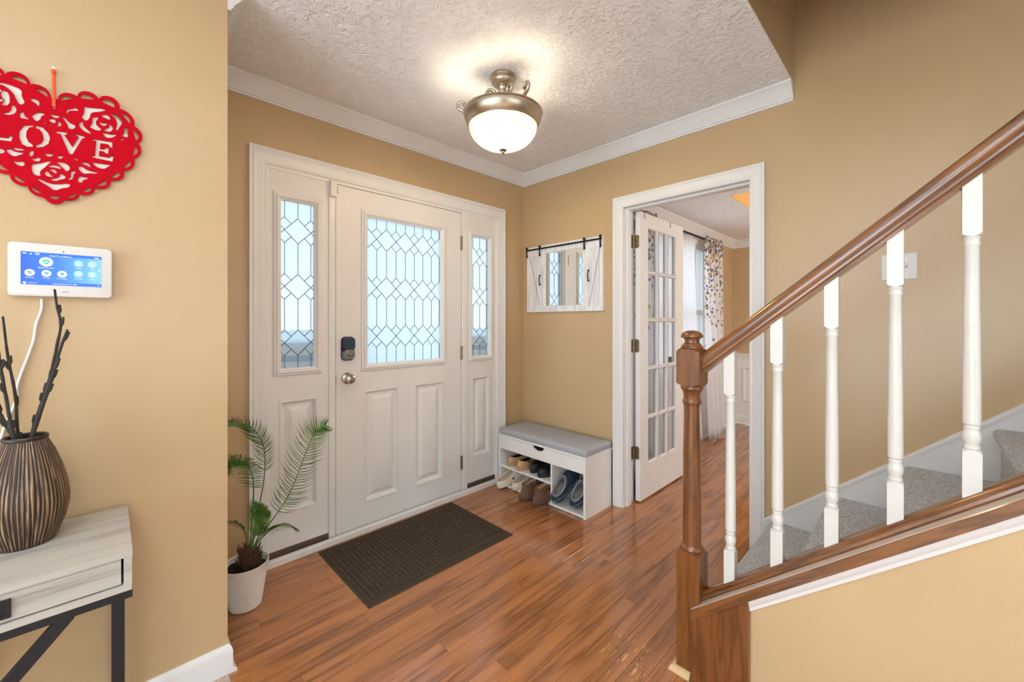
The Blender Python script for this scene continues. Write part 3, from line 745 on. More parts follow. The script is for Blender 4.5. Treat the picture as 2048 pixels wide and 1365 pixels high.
def curtain(name, label, cat, grp, top, bot, z0, z1, folds, amp, mat, y=1.615, seed=0, rings=False):
    rnd = random.Random(seed); bm = BM(); nu, nv = folds * 8, 22
    uvl = bm.loops.layers.uv.new('UVMap'); ph = [rnd.uniform(-0.5, 0.5) for _ in range(6)]; g = []
    for j in range(nv + 1):
        t = j / nv; rowv = []
        for i in range(nu + 1):
            s = i / nu
            k = t ** 1.4
            x = (top[0] + (top[1] - top[0]) * s) * (1 - k) + (bot[0] + (bot[1] - bot[0]) * s) * k
            yy = y + amp * (0.75 + 0.45 * t) * math.sin(2 * math.pi * folds * s + ph[0] + 0.7 * math.sin(3 * t + ph[1])) + 0.012 * math.sin(5 * s + 3 * t + ph[2]) - (0.03 * t)
            zz = z1 + (z0 - z1) * t + (0.008 * math.sin(9 * s + ph[3]) * t)
            rowv.append((bm.verts.new((x, yy, zz)), s, t))
        g.append(rowv)
    for j in range(nv):
        for i in range(nu):
            q = [g[j][i], g[j][i + 1], g[j + 1][i + 1], g[j + 1][i]]
            f = bm.faces.new([a[0] for a in q])
            for lp, a in zip(f.loops, q): lp[uvl].uv = (a[1] * (top[1] - top[0]) * 2.2, 1 - a[2])
    o = obj(name, bm, mat, smooth=80)
    md = o.modifiers.new('cloth', 'SOLIDIFY'); md.thickness = 0.0015; md.offset = 0
    tag(o, label, cat, grp); return o
curtain('printed_drape', 'leaf printed drape hanging at the right end of the black rod', 'curtain', 'printed drapes', (4.36, 4.80), (4.42, 4.80), 0.02, 2.135, 4, 0.022, M['drape'], 1.600, 3)
curtain('printed_drape', 'leaf printed drape seen through the panes of the French door', 'curtain', 'printed drapes', (2.80, 3.24), (2.80, 3.22), 0.02, 2.135, 4, 0.022, M['drape'], 1.585, 5)
curtain('sheer_curtain', 'white sheer curtain hanging just past the edge of the French door', 'curtain', 'sheer curtains', (3.66, 4.17), (3.84, 4.36), 0.03, 2.125, 7, 0.020, M['sheer'], 1.660, 7)
curtain('sheer_curtain', 'white sheer curtain seen through the lower French door panes', 'curtain', 'sheer curtains', (3.14, 3.66), (3.02, 3.80), 0.03, 2.125, 7, 0.020, M['sheer'], 1.660, 8)

# ================================================================== STAIRS
st = empty('staircase', (1.95, 0.6, 0)); STR(st, 'carpeted stairs rising behind the white balusters', 'stairs')
def local(o, p):   # keep world coordinates under a moved parent
    o.parent = p; o.matrix_parent_inverse = Matrix.Translation(-p.location); return o
NX0, NX1 = 1.556, 2.452
for k in range(1, 7):
    z = 0.218 + 0.205 * (k - 1); yn = 0.572 - 0.25 * (k - 1); yr = yn - 0.022; zb = z - 0.205 if k > 1 else 0.0
    pf = [(yr - 0.30, zb - (0.15 if k > 1 else 0.0)), (yr + (0.05 if k == 1 else 0.004), zb), (yr + (0.035 if k == 1 else 0.003), zb + 0.03), (yr + 0.002, z - 0.048), (yn - 0.004, z - 0.036), (yn + 0.001, z - 0.024), (yn, z - 0.010), (yn - 0.008, z - 0.002), (yn - 0.02, z), (yr - 0.30, z + 0.001)]
    bm = BM(); add_prism(bm, pf, 'x', NX0, NX1)
    local(obj('carpeted_step', bm, M['carpet'], None, smooth=50), st)
# white skirt board on the wall
def zs(y): return 0.208 + 0.845 * (0.609 - y)
bm = BM(); add_loops(bm, [[(XB - 0.018, 0.600, 0), (XB - 0.018, 0.600, zs(0.600)), (XB - 0.018, -1.6, zs(-1.6)), (XB - 0.018, -1.6, zs(-1.6) - 0.5), (XB - 0.018, 0.3, 0)], [(XB, 0.600, 0), (XB, 0.600, zs(0.600)), (XB, -1.6, zs(-1.6)), (XB, -1.6, zs(-1.6) - 0.5), (XB, 0.3, 0)]])
local(obj('skirt_board', bm, M['white']), st)
bm = BM(); add_slant(bm, [(XB - 0.026, -0.014), (XB - 0.026, -0.004), (XB - 0.018, 0.004), (XB, 0.004), (XB, -0.014)], 0.600, -1.6, zs)
local(obj('skirt_cap', bm, M['white']), st)
# knee wall below the rail
yb = 0.570
zk = lambda y: 0.600 + zl_ref(y)
bm = BM(); add_prism(bm, [(yb, 0), (yb, zk(yb)), (-2.0, zk(-2.0)), (-2.0, 0)], 'x', 1.470, 1.556)
STR(obj('wall_stair', bm, M['wall']), 'beige knee wall under the stair rail', 'wall')
tr = empty('stair_stringer', (1.5, 0.57, 0)); STR(tr, 'stained oak cap board and end panel of the stair side', 'stair trim')
bm = BM(); add_slant(bm, [(1.438, 0.0), (1.438, 0.034), (1.440, 0.036), (1.560, 0.036), (1.560, 0.0)], 0.577, -2.0, lambda y: 0.600 + zl_ref(y))
local(obj('cap_board', bm, M['oak_s']), tr)
M['ledge'] = plain('pale_painted_ledge', C(212, 196, 182), 0.3, vary=0.03)
bm = BM(); add_slant(bm, [(1.4405, 0.0360), (1.4405, 0.0372), (1.480, 0.0372), (1.480, 0.0360)], 0.577, -2.0, lambda y: 0.600 + zl_ref(y))
local(obj('ledge_top', bm, M['ledge']), tr)
bm = BM(); add_slant(bm, [(1.470, -0.042), (1.463, -0.042), (1.461, -0.030), (1.456, -0.024), (1.451, -0.014), (1.449, -0.006), (1.449, 0.0), (1.470, 0.0)], 0.402, -2.0, lambda y: 0.600 + zl_ref(y))
local(obj('cove_moulding', bm, M['white'], None, smooth=35), tr)
bm = BM(); add_prism(bm, [(0.577, 0), (0.577, zk(0.577)), (0.400, zk(0.400)), (0.400, 0)], 'x', 1.448, 1.470)
local(obj('end_panel', bm, M['oak_v'], None, bevel=0.0015, seg=1), tr)
bm = BM(); add_prism(bm, [(0.577, 0), (0.577, zk(0.577) - 0.002), (0.560, zk(0.560) - 0.002), (0.560, 0)], 'x', 1.445, 1.449)
local(obj('end_strip', bm, M['oak_v']), tr)
bm = BM(); add_sweep(bm, [(1.4525, 0.582), (1.4525, 0.6355), (1.60, 0.6355)], [(0, 0), (0.019, 0), (0.018, 0.008), (0.013, 0.016), (0.005, 0.020), (0, 0.020)], side=1)
local(obj('pine_shoe', bm, M['pine'], None, smooth=30), tr)

# ---- the railing
rl = empty('stair_railing', (1.49, 0.594, 0)); tag(rl, 'stair railing with oak newel post, sloping oak handrail and white turned balusters', 'railing')
nc = (1.4925, 0.594)
npost = empty('newel_post', parent=None); npost.location = (nc[0], nc[1], 0); local(npost, rl)
def sq_block(bm, cx, cy, h, z0, z1, ch_top, ch_bot):
    L = lambda a, z: [(cx - a, cy - a, z), (cx + a, cy - a, z), (cx + a, cy + a, z), (cx - a, cy + a, z)]
    lo = []
    if ch_bot: lo += [L(h * 0.72, z0), L(h * 0.92, z0 + ch_bot * 0.4), L(h, z0 + ch_bot)]
    else: lo += [L(h, z0)]
    if ch_top: lo += [L(h, z1 - ch_top), L(h * 0.92, z1 - ch_top * 0.4), L(h * 0.72, z1)]
    else: lo += [L(h, z1)]
    add_loops(bm, lo)
def round_top_block(bm, cx, cy, h, z0, z1, rt, rb, n=10):
    """square block whose faces end in shallow arcs where they meet the turning"""
    def loop(zfun, sc=1.0):
        pts = []
        for (ax, ay), (bx_, by) in (((-1, -1), (1, -1)), ((1, -1), (1, 1)), ((1, 1), (-1, 1)), ((-1, 1), (-1, -1))):
            for k in range(n):
                s = k / n; m = 2 * s - 1
                pts.append((cx + h * sc * (ax + (bx_ - ax) * s), cy + h * sc * (ay + (by - ay) * s), zfun(m)))
        return pts
    lo = []
    if rb: lo += [loop(lambda m: z0, 0.70), loop(lambda m: z0 + rb * m * m)]
    else: lo += [loop(lambda m: z0)]
    if rt: lo += [loop(lambda m: z1 - rt * m * m), loop(lambda m: z1, 0.70)]
    else: lo += [loop(lambda m: z1)]
    add_loops(bm, lo)
nm = Matrix.Translation(Vector((0, 0, 0)))
def npart(name, bm, mat, smooth=30):
    o = obj(name, bm, mat, None, smooth=smooth); o.parent = npost; return o
bm = BM(); round_top_block(bm, 0, 0, 0.040, 0.0, 0.436, 0.014, 0); npart('base_block', bm, M['oak_v'])
bm = BM(); round_top_block(bm, 0, 0, 0.040, 1.020, 1.152, 0.010, 0.010); npart('top_block', bm, M['oak_v'])
bm = BM(); add_lathe(bm, [(0.030, 0.425), (0.036, 0.434), (0.0385, 0.441), (0.036, 0.449), (0.031, 0.454), (0.030, 0.462), (0.0308, 0.49), (0.030, 0.62), (0.0275, 0.80), (0.0253, 0.935), (0.0262, 0.950), (0.031, 0.957), (0.0318, 0.964), (0.030, 0.971), (0.027, 0.975), (0.0275, 0.985), (0.030, 0.998), (0.0345, 1.004), (0.038, 1.010), (0.038, 1.016), (0.034, 1.024)], seg=28); npart('turned_shaft', bm, M['oak_v'])
bm = BM(); add_lathe(bm, [(0.030, 1.146), (0.036, 1.150), (0.038, 1.156), (0.036, 1.161), (0.032, 1.164), (0.0315, 1.168), (0.026, 1.172), (0.0245, 1.180), (0.027, 1.188), (0.034, 1.191), (0.0378, 1.194), (0.036, 1.202), (0.029, 1.210), (0.018, 1.2155), (0.004, 1.2175)], seg=28); npart('finial', bm, M['oak_v'])
RX = 1.512
hz = lambda y: 1.062 + 0.836 * (0.56 - y)
pf = [(-0.020, 0), (0.020, 0), (0.022, 0.010), (0.027, 0.016), (0.027, 0.024), (0.031, 0.032), (0.032, 0.046), (0.029, 0.060), (0.022, 0.071), (0.010, 0.077), (0, 0.078)]
pf = pf + [(-a, b) for a, b in pf[::-1][1:-1]]
bm = BM(); add_slant(bm, [(RX + a, b) for a, b in pf], 0.554, -1.8, hz)
local(obj('handrail', bm, M['oak_s'], None, smooth=32), rl)
shz = lambda y: 0.636 + zl_ref(y)
sp_ = [(-0.034, 0), (-0.036, 0.008), (-0.034, 0.016), (-0.030, 0.020), (-0.027, 0.0205), (-0.024, 0.026), (-0.018, 0.030), (0.018, 0.030), (0.024, 0.026), (0.027, 0.0205), (0.030, 0.020), (0.034, 0.014), (0.034, 0)]
bm = BM(); add_slant(bm, [(RX + a, b) for a, b in sp_], 0.554, -2.0, shz)
local(obj('shoe_rail', bm, M['oak_s'], None, smooth=32), rl)
bm = BM(); h = 0.0165
bpf = [(0.0125, 0.107), (0.0150, 0.110), (0.0150, 0.116), (0.0125, 0.119), (0.0150, 0.126), (0.0172, 0.136), (0.0168, 0.146), (0.0138, 0.155), (0.0150, 0.158), (0.0150, 0.164), (0.0130, 0.166), (0.0165, 0.171), (0.0160, 0.30), (0.0140, 0.50), (0.0132, 0.606), (0.0150, 0.609), (0.0155, 0.613), (0.0138, 0.617), (0.0142, 0.622), (0.0155, 0.625), (0.0145, 0.630)]
add_lathe(bm, bpf, seg=20)
round_top_block(bm, 0, 0, h, -0.012, 0.108, 0.008, 0, 8); round_top_block(bm, 0, 0, h, 0.629, 0.785, 0, 0.008, 8)
b0 = obj('baluster', bm, M['baluster'], None, smooth=32)
ys = [0.472, 0.334, 0.197, 0.061, -0.076, -0.212, -0.348]
for i, y in enumerate(ys):
    b = b0 if i == 0 else b0.copy()
    if i: COL.objects.link(b)
    b.location = (RX, y, shz(y) + 0.030); local(b, rl)
# ---- light switch
sw = empty('light_switch', (XB, 0.088, 1.488)); tag(sw, 'white double light switch plate on the wall behind the balusters', 'light switch')
bm = BM(); add_loops(bm, [[(0, a, b) for a, b in rrect(-0.0575, 0.0575, -0.057, 0.057, 0.004, 2)], [(-0.004, a, b) for a, b in rrect(-0.0575, 0.0575, -0.057, 0.057, 0.004, 2)], [(-0.006, a, b) for a, b in rrect(-0.054, 0.054, -0.0535, 0.0535, 0.003, 2)]]); obj('plate', bm, M['plastic'], sw)
for y, s in ((-0.023, 1), (0.023, -1)):
    tg = empty('toggle', parent=sw)
    bm = BM(); add_box(bm, -0.0066, -0.006, y - 0.005, y + 0.005, -0.012, 0.012); obj('slot', bm, M['grey_plastic'], tg)
    bm = BM(); add_loops(bm, [[(-0.0064, y + a, b) for a, b in ((-0.004, -0.006), (0.004, -0.006), (0.004, 0.006), (-0.004, 0.006))], [(-0.017, y + a, b + 0.006 * s) for a, b in ((-0.003, -0.004), (0.003, -0.004), (0.003, 0.004), (-0.003, 0.004))]]); obj('lever', bm, M['plastic'], tg)
    for z in (-0.030, 0.030):
        bm = BM(); add_lathe(bm, [(0.003, 0.006), (0.0025, 0.0072)], (0, y, z), 8, Matrix.Rotation(math.radians(-90), 4, 'Y')); obj('screw', bm, M['nickel'], sw)

# ================================================================== CEILING LIGHT
lx, ly = 1.376, 1.458
lamp = empty('ceiling_light', (lx, ly, CE)); tag(lamp, 'semi flush ceiling light with nickel scrolls and an alabaster glass bowl', 'ceiling light')
def lp(name, bm, mat, smooth=40): o = obj(name, bm, mat, lamp, smooth=smooth); return o
bm = BM(); add_lathe(bm, [(0.058, 0.0), (0.063, -0.006), (0.064, -0.014), (0.060, -0.020), (0.056, -0.022), (0.058, -0.028), (0.055, -0.038), (0.044, -0.048), (0.030, -0.053), (0.024, -0.055), (0.028, -0.062), (0.024, -0.072), (0.012, -0.078)], seg=32); lp('canopy', bm, M['lampmetal'])
bm = BM(); add_lathe(bm, [(0.022, -0.070), (0.024, -0.080), (0.018, -0.095), (0.011, -0.110), (0.009, -0.160), (0.012, -0.192), (0.012, -0.21)], seg=20); lp('stem', bm, M['lampmetal'])
bm = BM(); add_lathe(bm, [(0.120, -0.1880), (0.165, -0.1840), (0.184, -0.1820), (0.193, -0.1850), (0.194, -0.1900), (0.189, -0.1930), (0.190, -0.1980), (0.187, -0.2120), (0.181, -0.2270), (0.172, -0.2390), (0.168, -0.2430), (0.170, -0.2470), (0.166, -0.2510), (0.158, -0.2490), (0.156, -0.2370), (0.165, -0.2220), (0.172, -0.2070), (0.170, -0.1940)], seg=56, cap0=False, cap1=False); lp('ring', bm, M['lampmetal'])
def glass_bowl():
    t = NT('alabaster_glass'); co = t.obco(); t.t.nodes.remove(t.b)
    c = t.ramp(t.noise(co, 9, 4, 0.6, 1.5).outputs[0], [(0.3, C(188, 160, 116)), (0.7, C(198, 184, 156))])
    tr = t.n('ShaderNodeBsdfTransparent'); tr.inputs[0].default_value = (1, 0.9, 0.74, 1)
    tl = t.n('ShaderNodeBsdfTranslucent'); t.l(c, tl.inputs[0]); em = t.n('ShaderNodeEmission'); t.l(c, em.inputs[0]); em.inputs[1].default_value = 0.12
    gl = t.n('ShaderNodeBsdfGlossy'); gl.inputs['Roughness'].default_value = 0.15
    m1 = t.n('ShaderNodeMixShader'); m1.inputs[0].default_value = 0.32; t.l(tr.outputs[0], m1.inputs[1]); t.l(tl.outputs[0], m1.inputs[2])
    m2 = t.n('ShaderNodeMixShader'); m2.inputs[0].default_value = 0.05; t.l(m1.outputs[0], m2.inputs[1]); t.l(gl.outputs[0], m2.inputs[2])
    ad = t.n('ShaderNodeAddShader'); t.l(m2.outputs[0], ad.inputs[0]); t.l(em.outputs[0], ad.inputs[1]); t.l(ad.outputs[0], t.out.inputs[0])
    return t.m
M['bowl'] = glass_bowl()
bm = BM(); add_lathe(bm, [(0.010, -0.188), (0.088, -0.188), (0.090, -0.191), (0.088, -0.194), (0.010, -0.194)], seg=32); lp('light_stop', bm, M['lampmetal'])  # unseen disc added to hold back bulb light from the ceiling
bm = BM(); pr_ = [(0.1655 * math.cos(a), -0.248 - 0.112 * math.sin(a)) for a in [math.radians(90 * k / 12) for k in range(13)]]
add_lathe(bm, pr_[:-1] + [(0.004, -0.3600)], seg=48, cap0=False); lp('bowl', bm, M['bowl'])
bm = BM(); add_lathe(bm, [(0.005, -0.3550), (0.018, -0.3580), (0.020, -0.3630), (0.014, -0.3690), (0.007, -0.3710), (0.006, -0.3750), (0.008, -0.3790), (0.006, -0.3830), (0.002, -0.3860)], seg=20); lp('finial', bm, M['nickel'])
def spiral(c, r0, r1, a0, a1, n): return [(c[0] + (r0 + (r1 - r0) * k / n) * math.cos(math.radians(a0 + (a1 - a0) * k / n)), c[1] + (r0 + (r1 - r0) * k / n) * math.sin(math.radians(a0 + (a1 - a0) * k / n))) for k in range(n + 1)]
for ang in (45.4 + 92, 45.4 - 28, 45.4 - 148):
    a = math.radians(ang); dx, dy = math.cos(a), math.sin(a)
    arm = empty('scroll_arm', parent=lamp)
    # inner scroll by the stem, sweeping down to the ring and up again into the outer curl
    inner = spiral((0.062, -0.092), 0.007, 0.026, -250, 165, 22)
    p = inner[:]
    pts2 = [(q[0], q[1]) for q in inner] + [(0.034, -0.125), (0.030, -0.190)]
    bm = BM(); add_tube(bm, [(dx * u, dy * u, w) for u, w in pts2], 0.0078, 8, upv=(-dy, dx, 0), flat=1.1); obj('inner_scroll', bm, M['lampmetal'], arm, smooth=50)
    outer = spiral((0.200, -0.148), 0.024, 0.010, -75, 205, 20)
    pts3 = [(0.150, -0.190), (0.182, -0.182)] + outer
    bm = BM(); add_tube(bm, [(dx * u, dy * u, w) for u, w in pts3], 0.0078, 8, upv=(-dy, dx, 0), flat=1.1); obj('outer_scroll', bm, M['lampmetal'], arm, smooth=50)
for ang in (80, 200, 320):
    l = bpy.data.lights.new('bulb', 'POINT'); l.energy = 6.0; l.color = (1.0, 0.84, 0.62); l.shadow_soft_size = 0.03
    o = bpy.data.objects.new('bulb', l); COL.objects.link(o); o.parent = lamp
    o.location = (0.07 * math.cos(math.radians(ang)), 0.07 * math.sin(math.radians(ang)), -0.240)

# ================================================================== DOOR MAT
mt = empty('door_mat', (1.247, 2.005, 0)); tag(mt, 'dark brown ribbed rubber door mat in front of the front door', 'mat')
hx, hy = 0.440, 0.303
bm = BM(); L = lambda i, z: [(-hx + i, -hy + i, z), (hx - i, -hy + i, z), (hx - i, hy - i, z), (-hx + i, hy - i, z)]
add_loops(bm, [L(0, 0.0005), L(0, 0.003), L(0.006, 0.0055)]); obj('backing', bm, M['matrubber'], mt)
for k in range(2):
    i = 0.016 + 0.019 * k; bm = BM(); add_loops(bm, [L(i, 0.005), L(i + 0.001, 0.0110), L(i + 0.013, 0.0110), L(i + 0.014, 0.005)], False, False); obj('border_rib', bm, M['matrubber'], mt)
bm = BM(); p = 0.0238; nxn, nyn = int((2 * hx - 0.115) / p), int((2 * hy - 0.115) / p)
for i in range(nxn):
    for j in range(nyn):
        x = (i - (nxn - 1) / 2) * p; y = (j - (nyn - 1) / 2) * p; a = 0.0096; z = 0.0125 + random.uniform(-0.0006, 0.0006)
        Q = lambda a, z: [(x - a, y - a, z), (x + a, y - a, z), (x + a, y + a, z), (x - a, y + a, z)]
        add_loops(bm, [Q(a, 0.005), Q(a - 0.0032, z)], False, True)
o = obj('nubs', bm, M['matrubber'], mt); o['kind'] = 'stuff'
M['lint'] = plain('pale_lint', C(214, 206, 190), 0.9)
bm = BM(); r_ = random.Random(4)
for _ in range(16):
    x, y, s = r_.uniform(-0.38, 0.38), r_.uniform(-0.24, 0.24), r_.uniform(0.0012, 0.0026)
    add_lathe(bm, [(0.2 * s, 0), (s, s * 0.5), (0.3 * s, s)], (x, y, 0.0122), 6)
o = obj('lint', bm, M['lint'], mt); o['kind'] = 'stuff'

# ================================================================== POTTED SAGO PALM
pc = (0.432, 2.108)
pp = empty('potted_palm', (pc[0], pc[1], 0)); tag(pp, 'small sago palm in a white ribbed pot at the left sidelight', 'plant')
M['pot'] = plain('white_ribbed_plastic', C(226, 221, 212), 0.5, vary=0.02)
bm = BM(); loops = []; n = 160
prf = [(0.054, 0.0), (0.060, 0.004), (0.064, 0.03), (0.082, 0.15), (0.088, 0.186), (0.0895, 0.190), (0.0865, 0.1915), (0.083, 0.186), (0.078, 0.150)]
for k, (r, z) in enumerate(prf):
    rib = 0.0011 if 1 <= k <= 3 else 0.0
    loops.append([((r + rib * math.cos(i * math.pi)) * math.cos(2 * math.pi * i / n), (r + rib * math.cos(i * math.pi)) * math.sin(2 * math.pi * i / n) * 1.04, z) for i in range(n)])
add_loops(bm, loops, True, False); obj('pot', bm, M['pot'], pp, smooth=25)
M['soil'] = plain('dark_potting_soil', C(48, 36, 28), 0.95, vary=0.5, vscale=120, bump=1.0, bscale=200, bdist=0.01)
bm = BM(); r_ = random.Random(2); lo = [[(0.0005 * math.cos(a), 0.0005 * math.sin(a), 0.172) for a in [2 * math.pi * i / 24 for i in range(24)]]]
for q in range(1, 7): lo.append([(0.0138 * q * math.cos(a), 0.0138 * q * math.sin(a), 0.168 + r_.uniform(-0.005, 0.006) - 0.0012 * q) for a in [2 * math.pi * i / 24 for i in range(24)]])
add_loops(bm, lo, True, False); obj('soil', bm, M['soil'], pp, smooth=60)
M['trunk'] = plain('brown_palm_scales', C(84, 56, 36), 0.9, vary=0.5, vscale=90)
bm = BM(); add_lathe(bm, [(0.030, 0.165), (0.036, 0.185), (0.036, 0.210), (0.028, 0.235), (0.014, 0.255)], (0.014, 0.0, 0), 14)
for k in range(90):
    a = r_.uniform(0, 6.28); z = r_.uniform(0.172, 0.245); r = 0.034 * (1.05 - max(0, z - 0.2) * 8); ln = r_.uniform(0.014, 0.04)
    b = Vector((0.014 + r * math.cos(a), r * math.sin(a), z)); d = Vector((math.cos(a) * 0.55, math.sin(a) * 0.55, 0.85)).normalized()
    add_tube(bm, [b - d * 0.004, b + d * ln * 0.6, b + d * ln + Vector((0, 0, 0.004))], [0.0042, 0.003, 0.0004], 5)
obj('trunk', bm, M['trunk'], pp, smooth=40)
def frond_mat():
    t = NT('palm_green'); co = t.obco()
    t.l(t.ramp(t.noise(co, 14, 3).outputs[0], [(0.3, C(44, 84, 34)), (0.6, C(86, 134, 58)), (0.85, C(166, 176, 84))]), t.b.inputs['Base Color'])
    t.set(0.4, 0, 0.4); return t.m
M['frond'] = frond_mat()
def bez(pts, n):
    """Catmull-Rom through the points"""
    P = [Vector(p) for p in pts]; P = [P[0] * 2 - P[1]] + P + [P[-1] * 2 - P[-2]]; out = []
    segs = len(P) - 3
    for k in range(n + 1):
        t = k / n * segs; i = min(int(t), segs - 1); u = t - i; a, b, c, d = P[i:i + 4]
        out.append(0.5 * ((2 * b) + (c - a) * u + (2 * a - 5 * b + 4 * c - d) * u * u + (3 * b - a - 3 * c + d) * u ** 3))
    return out
def frond(pts, start, ln, cnt, seed, lift=0.5, face=(0.70, 0.71, 0.1), droop=0.0, both=(1, -1)):
    rr_ = random.Random(seed); path = bez([(p[0] - pc[0], p[1] - pc[1], p[2]) for p in pts], 60); bm = BM()
    add_tube(bm, path, [0.0030 * (1 - 0.72 * k / 60) for k in range(61)], 6)
    F_ = Vector(face).normalized()
    for s in both:
        for q in range(cnt):
            t = start + (1 - start) * (q + rr_.uniform(0, 0.5)) / cnt; i = min(59, int(t * 60)); p = path[i] + (path[i + 1] - path[i]) * (t * 60 - i)
            tg_ = (path[i + 1] - path[max(0, i - 1)]).normalized(); sd = tg_.cross(F_).normalized() * s
            e = (t - start) / (1 - start); L_ = ln * (0.35 + 0.65 * math.sin(math.pi * min(1, 0.18 + e * 0.86)) ** 0.8) * rr_.uniform(0.88, 1.06)
            d = (sd + tg_ * (lift + 0.5 * e) - F_ * rr_.uniform(0.0, 0.25)).normalized()
            c1 = p + d * L_ * 0.5; c2 = p + d * L_ + tg_ * L_ * 0.16 + Vector((0, 0, -droop * L_))
            wv = d.cross(F_).normalized() * 0.0017
            v = [bm.verts.new(x) for x in (p - wv, p + wv, c1 + wv * 1.1, c1 - wv * 1.1, c2)]
            bm.faces.new((v[0], v[1], v[2], v[3])); bm.faces.new((v[3], v[2], v[4]))
    o = obj('frond', bm, M['frond'], pp); return o
frond([(0.455, 2.11, 0.235), (0.541, 2.12, 0.335), (0.613, 2.13, 0.426), (0.668, 2.13, 0.555), (0.709, 2.12, 0.67), (0.733, 2.11, 0.716), (0.775, 2.1, 0.733)], 0.22, 0.105, 50, 1, 0.35)
frond([(0.452, 2.12, 0.235), (0.493, 2.14, 0.413), (0.518, 2.16, 0.538), (0.52, 2.17, 0.64), (0.502, 2.17, 0.709), (0.46, 2.16, 0.773), (0.399, 2.14, 0.806), (0.368, 2.12, 0.819)], 0.30, 0.080, 46, 2, 0.6)
frond([(0.446, 2.1, 0.235), (0.456, 2.09, 0.441), (0.456, 2.08, 0.532), (0.441, 2.07, 0.608), (0.416, 2.06, 0.645), (0.378, 2.05, 0.667), (0.356, 2.04, 0.665), (0.344, 2.03, 0.629)], 0.26, 0.085, 46, 3, 0.2, droop=0.3)
frond([(0.450, 2.1, 0.235), (0.461, 2.06, 0.339), (0.462, 2.03, 0.419), (0.460, 2.0, 0.470)], 0.22, 0.075, 42, 4, 0.9)
frond([(0.455, 2.1, 0.235), (0.501, 2.08, 0.296), (0.539, 2.06, 0.323), (0.581, 2.04, 0.327), (0.621, 2.02, 0.297)], 0.25, 0.05, 40, 5, 0.8, face=(0.5, 0.5, 0.8), droop=0.3)
frond([(0.445, 2.12, 0.235), (0.432, 2.12, 0.317), (0.404, 2.12, 0.364), (0.379, 2.11, 0.387), (0.352, 2.1, 0.385)], 0.3, 0.05, 36, 6, 0.7, face=(0.5, 0.5, 0.8), droop=0.2)
frond([(0.452, 2.09, 0.235), (0.475, 2.05, 0.33), (0.480, 2.02, 0.40), (0.478, 1.99, 0.445)], 0.25, 0.06, 36, 7, 0.9)

# ================================================================== SHOE BENCH
BX0, BX1, BY0, BY1, BH = 2.134, 2.440, 1.508, 2.305, 0.392
sb = empty('shoe_bench', (2.287, 1.9, 0)); tag(sb, 'white shoe storage bench in the corner right of the front door', 'bench')
def bpart(name, x0, x1, y0, y1, z0, z1, parent=None, bev=0.001):
    bm = BM(); add_box(bm, x0 - 2.287, x1 - 2.287, y0 - 1.9, y1 - 1.9, z0, z1); return obj(name, bm, M['bench'], parent or sb, bevel=bev, seg=1)
bpart('side_panel', BX0, BX1, BY0, BY0 + 0.016, 0, 0.376); bpart('side_panel', BX0, BX1, BY1 - 0.016, BY1, 0, 0.376)
bpart('bottom_board', BX0 + 0.001, BX1, BY0 + 0.016, BY1 - 0.016, 0.004, 0.020)
bpart('divider', BX0 + 0.002, BX1, 1.780, 1.794, 0.020, 0.282)
bpart('shelf', BX0 + 0.004, BX1, 1.794, BY1 - 0.016, 0.142, 0.158)
bpart('compartment_floor', BX0 + 0.020, BX1, BY0 + 0.016, BY1 - 0.016, 0.282, 0.292)
bpart('back_board', BX1 - 0.006, BX1, BY0, BY1, 0.0, 0.376)
bpart('lid', BX0 - 0.002, BX1, BY0 - 0.002, BY1 + 0.002, 0.378, BH)
yc = (BY0 + BY1) / 2
cut = [(yc + 0.055 * math.cos(math.radians(a)), 0.376 + 0.026 * math.sin(math.radians(a))) for a in range(180, 361, 15)]
poly = [(BY0 + 0.016, 0.284), (BY1 - 0.016, 0.284), (BY1 - 0.016, 0.376)] + [(yc + 0.055 * math.cos(math.radians(a)), 0.3755 + 0.030 * math.sin(math.radians(a))) for a in range(0, -181, -15)] + [(BY0 + 0.016, 0.376)]
bm = BM(); add_prism(bm, [(a - 1.9, b) for a, b in poly], 'x', BX0 - 2.287, BX0 + 0.014 - 2.287); obj('flap_front', bm, M['bench'], sb)
bm = BM()
lo = []
for k, (i, z) in enumerate([(0.004, 0.0), (0.0, 0.008), (0.0, 0.036), (0.004, 0.043), (0.012, 0.046), (0.06, 0.048)]):
    rp = [(a, b) for a, b in rrect(BX0 - 0.002 + i, BX1 - i, BY0 - 0.002 + i, BY1 + 0.002 - i, 0.012, 4)]
    lo.append([(a - 2.287, b - 1.9, z) for a, b in rp])
add_loops(bm, lo)
cu = obj('bench_cushion', bm, M['felt'], None, smooth=50, loc=(2.287, 1.9, BH)); tag(cu, 'long grey linen cushion on top of the white shoe bench', 'cushion')

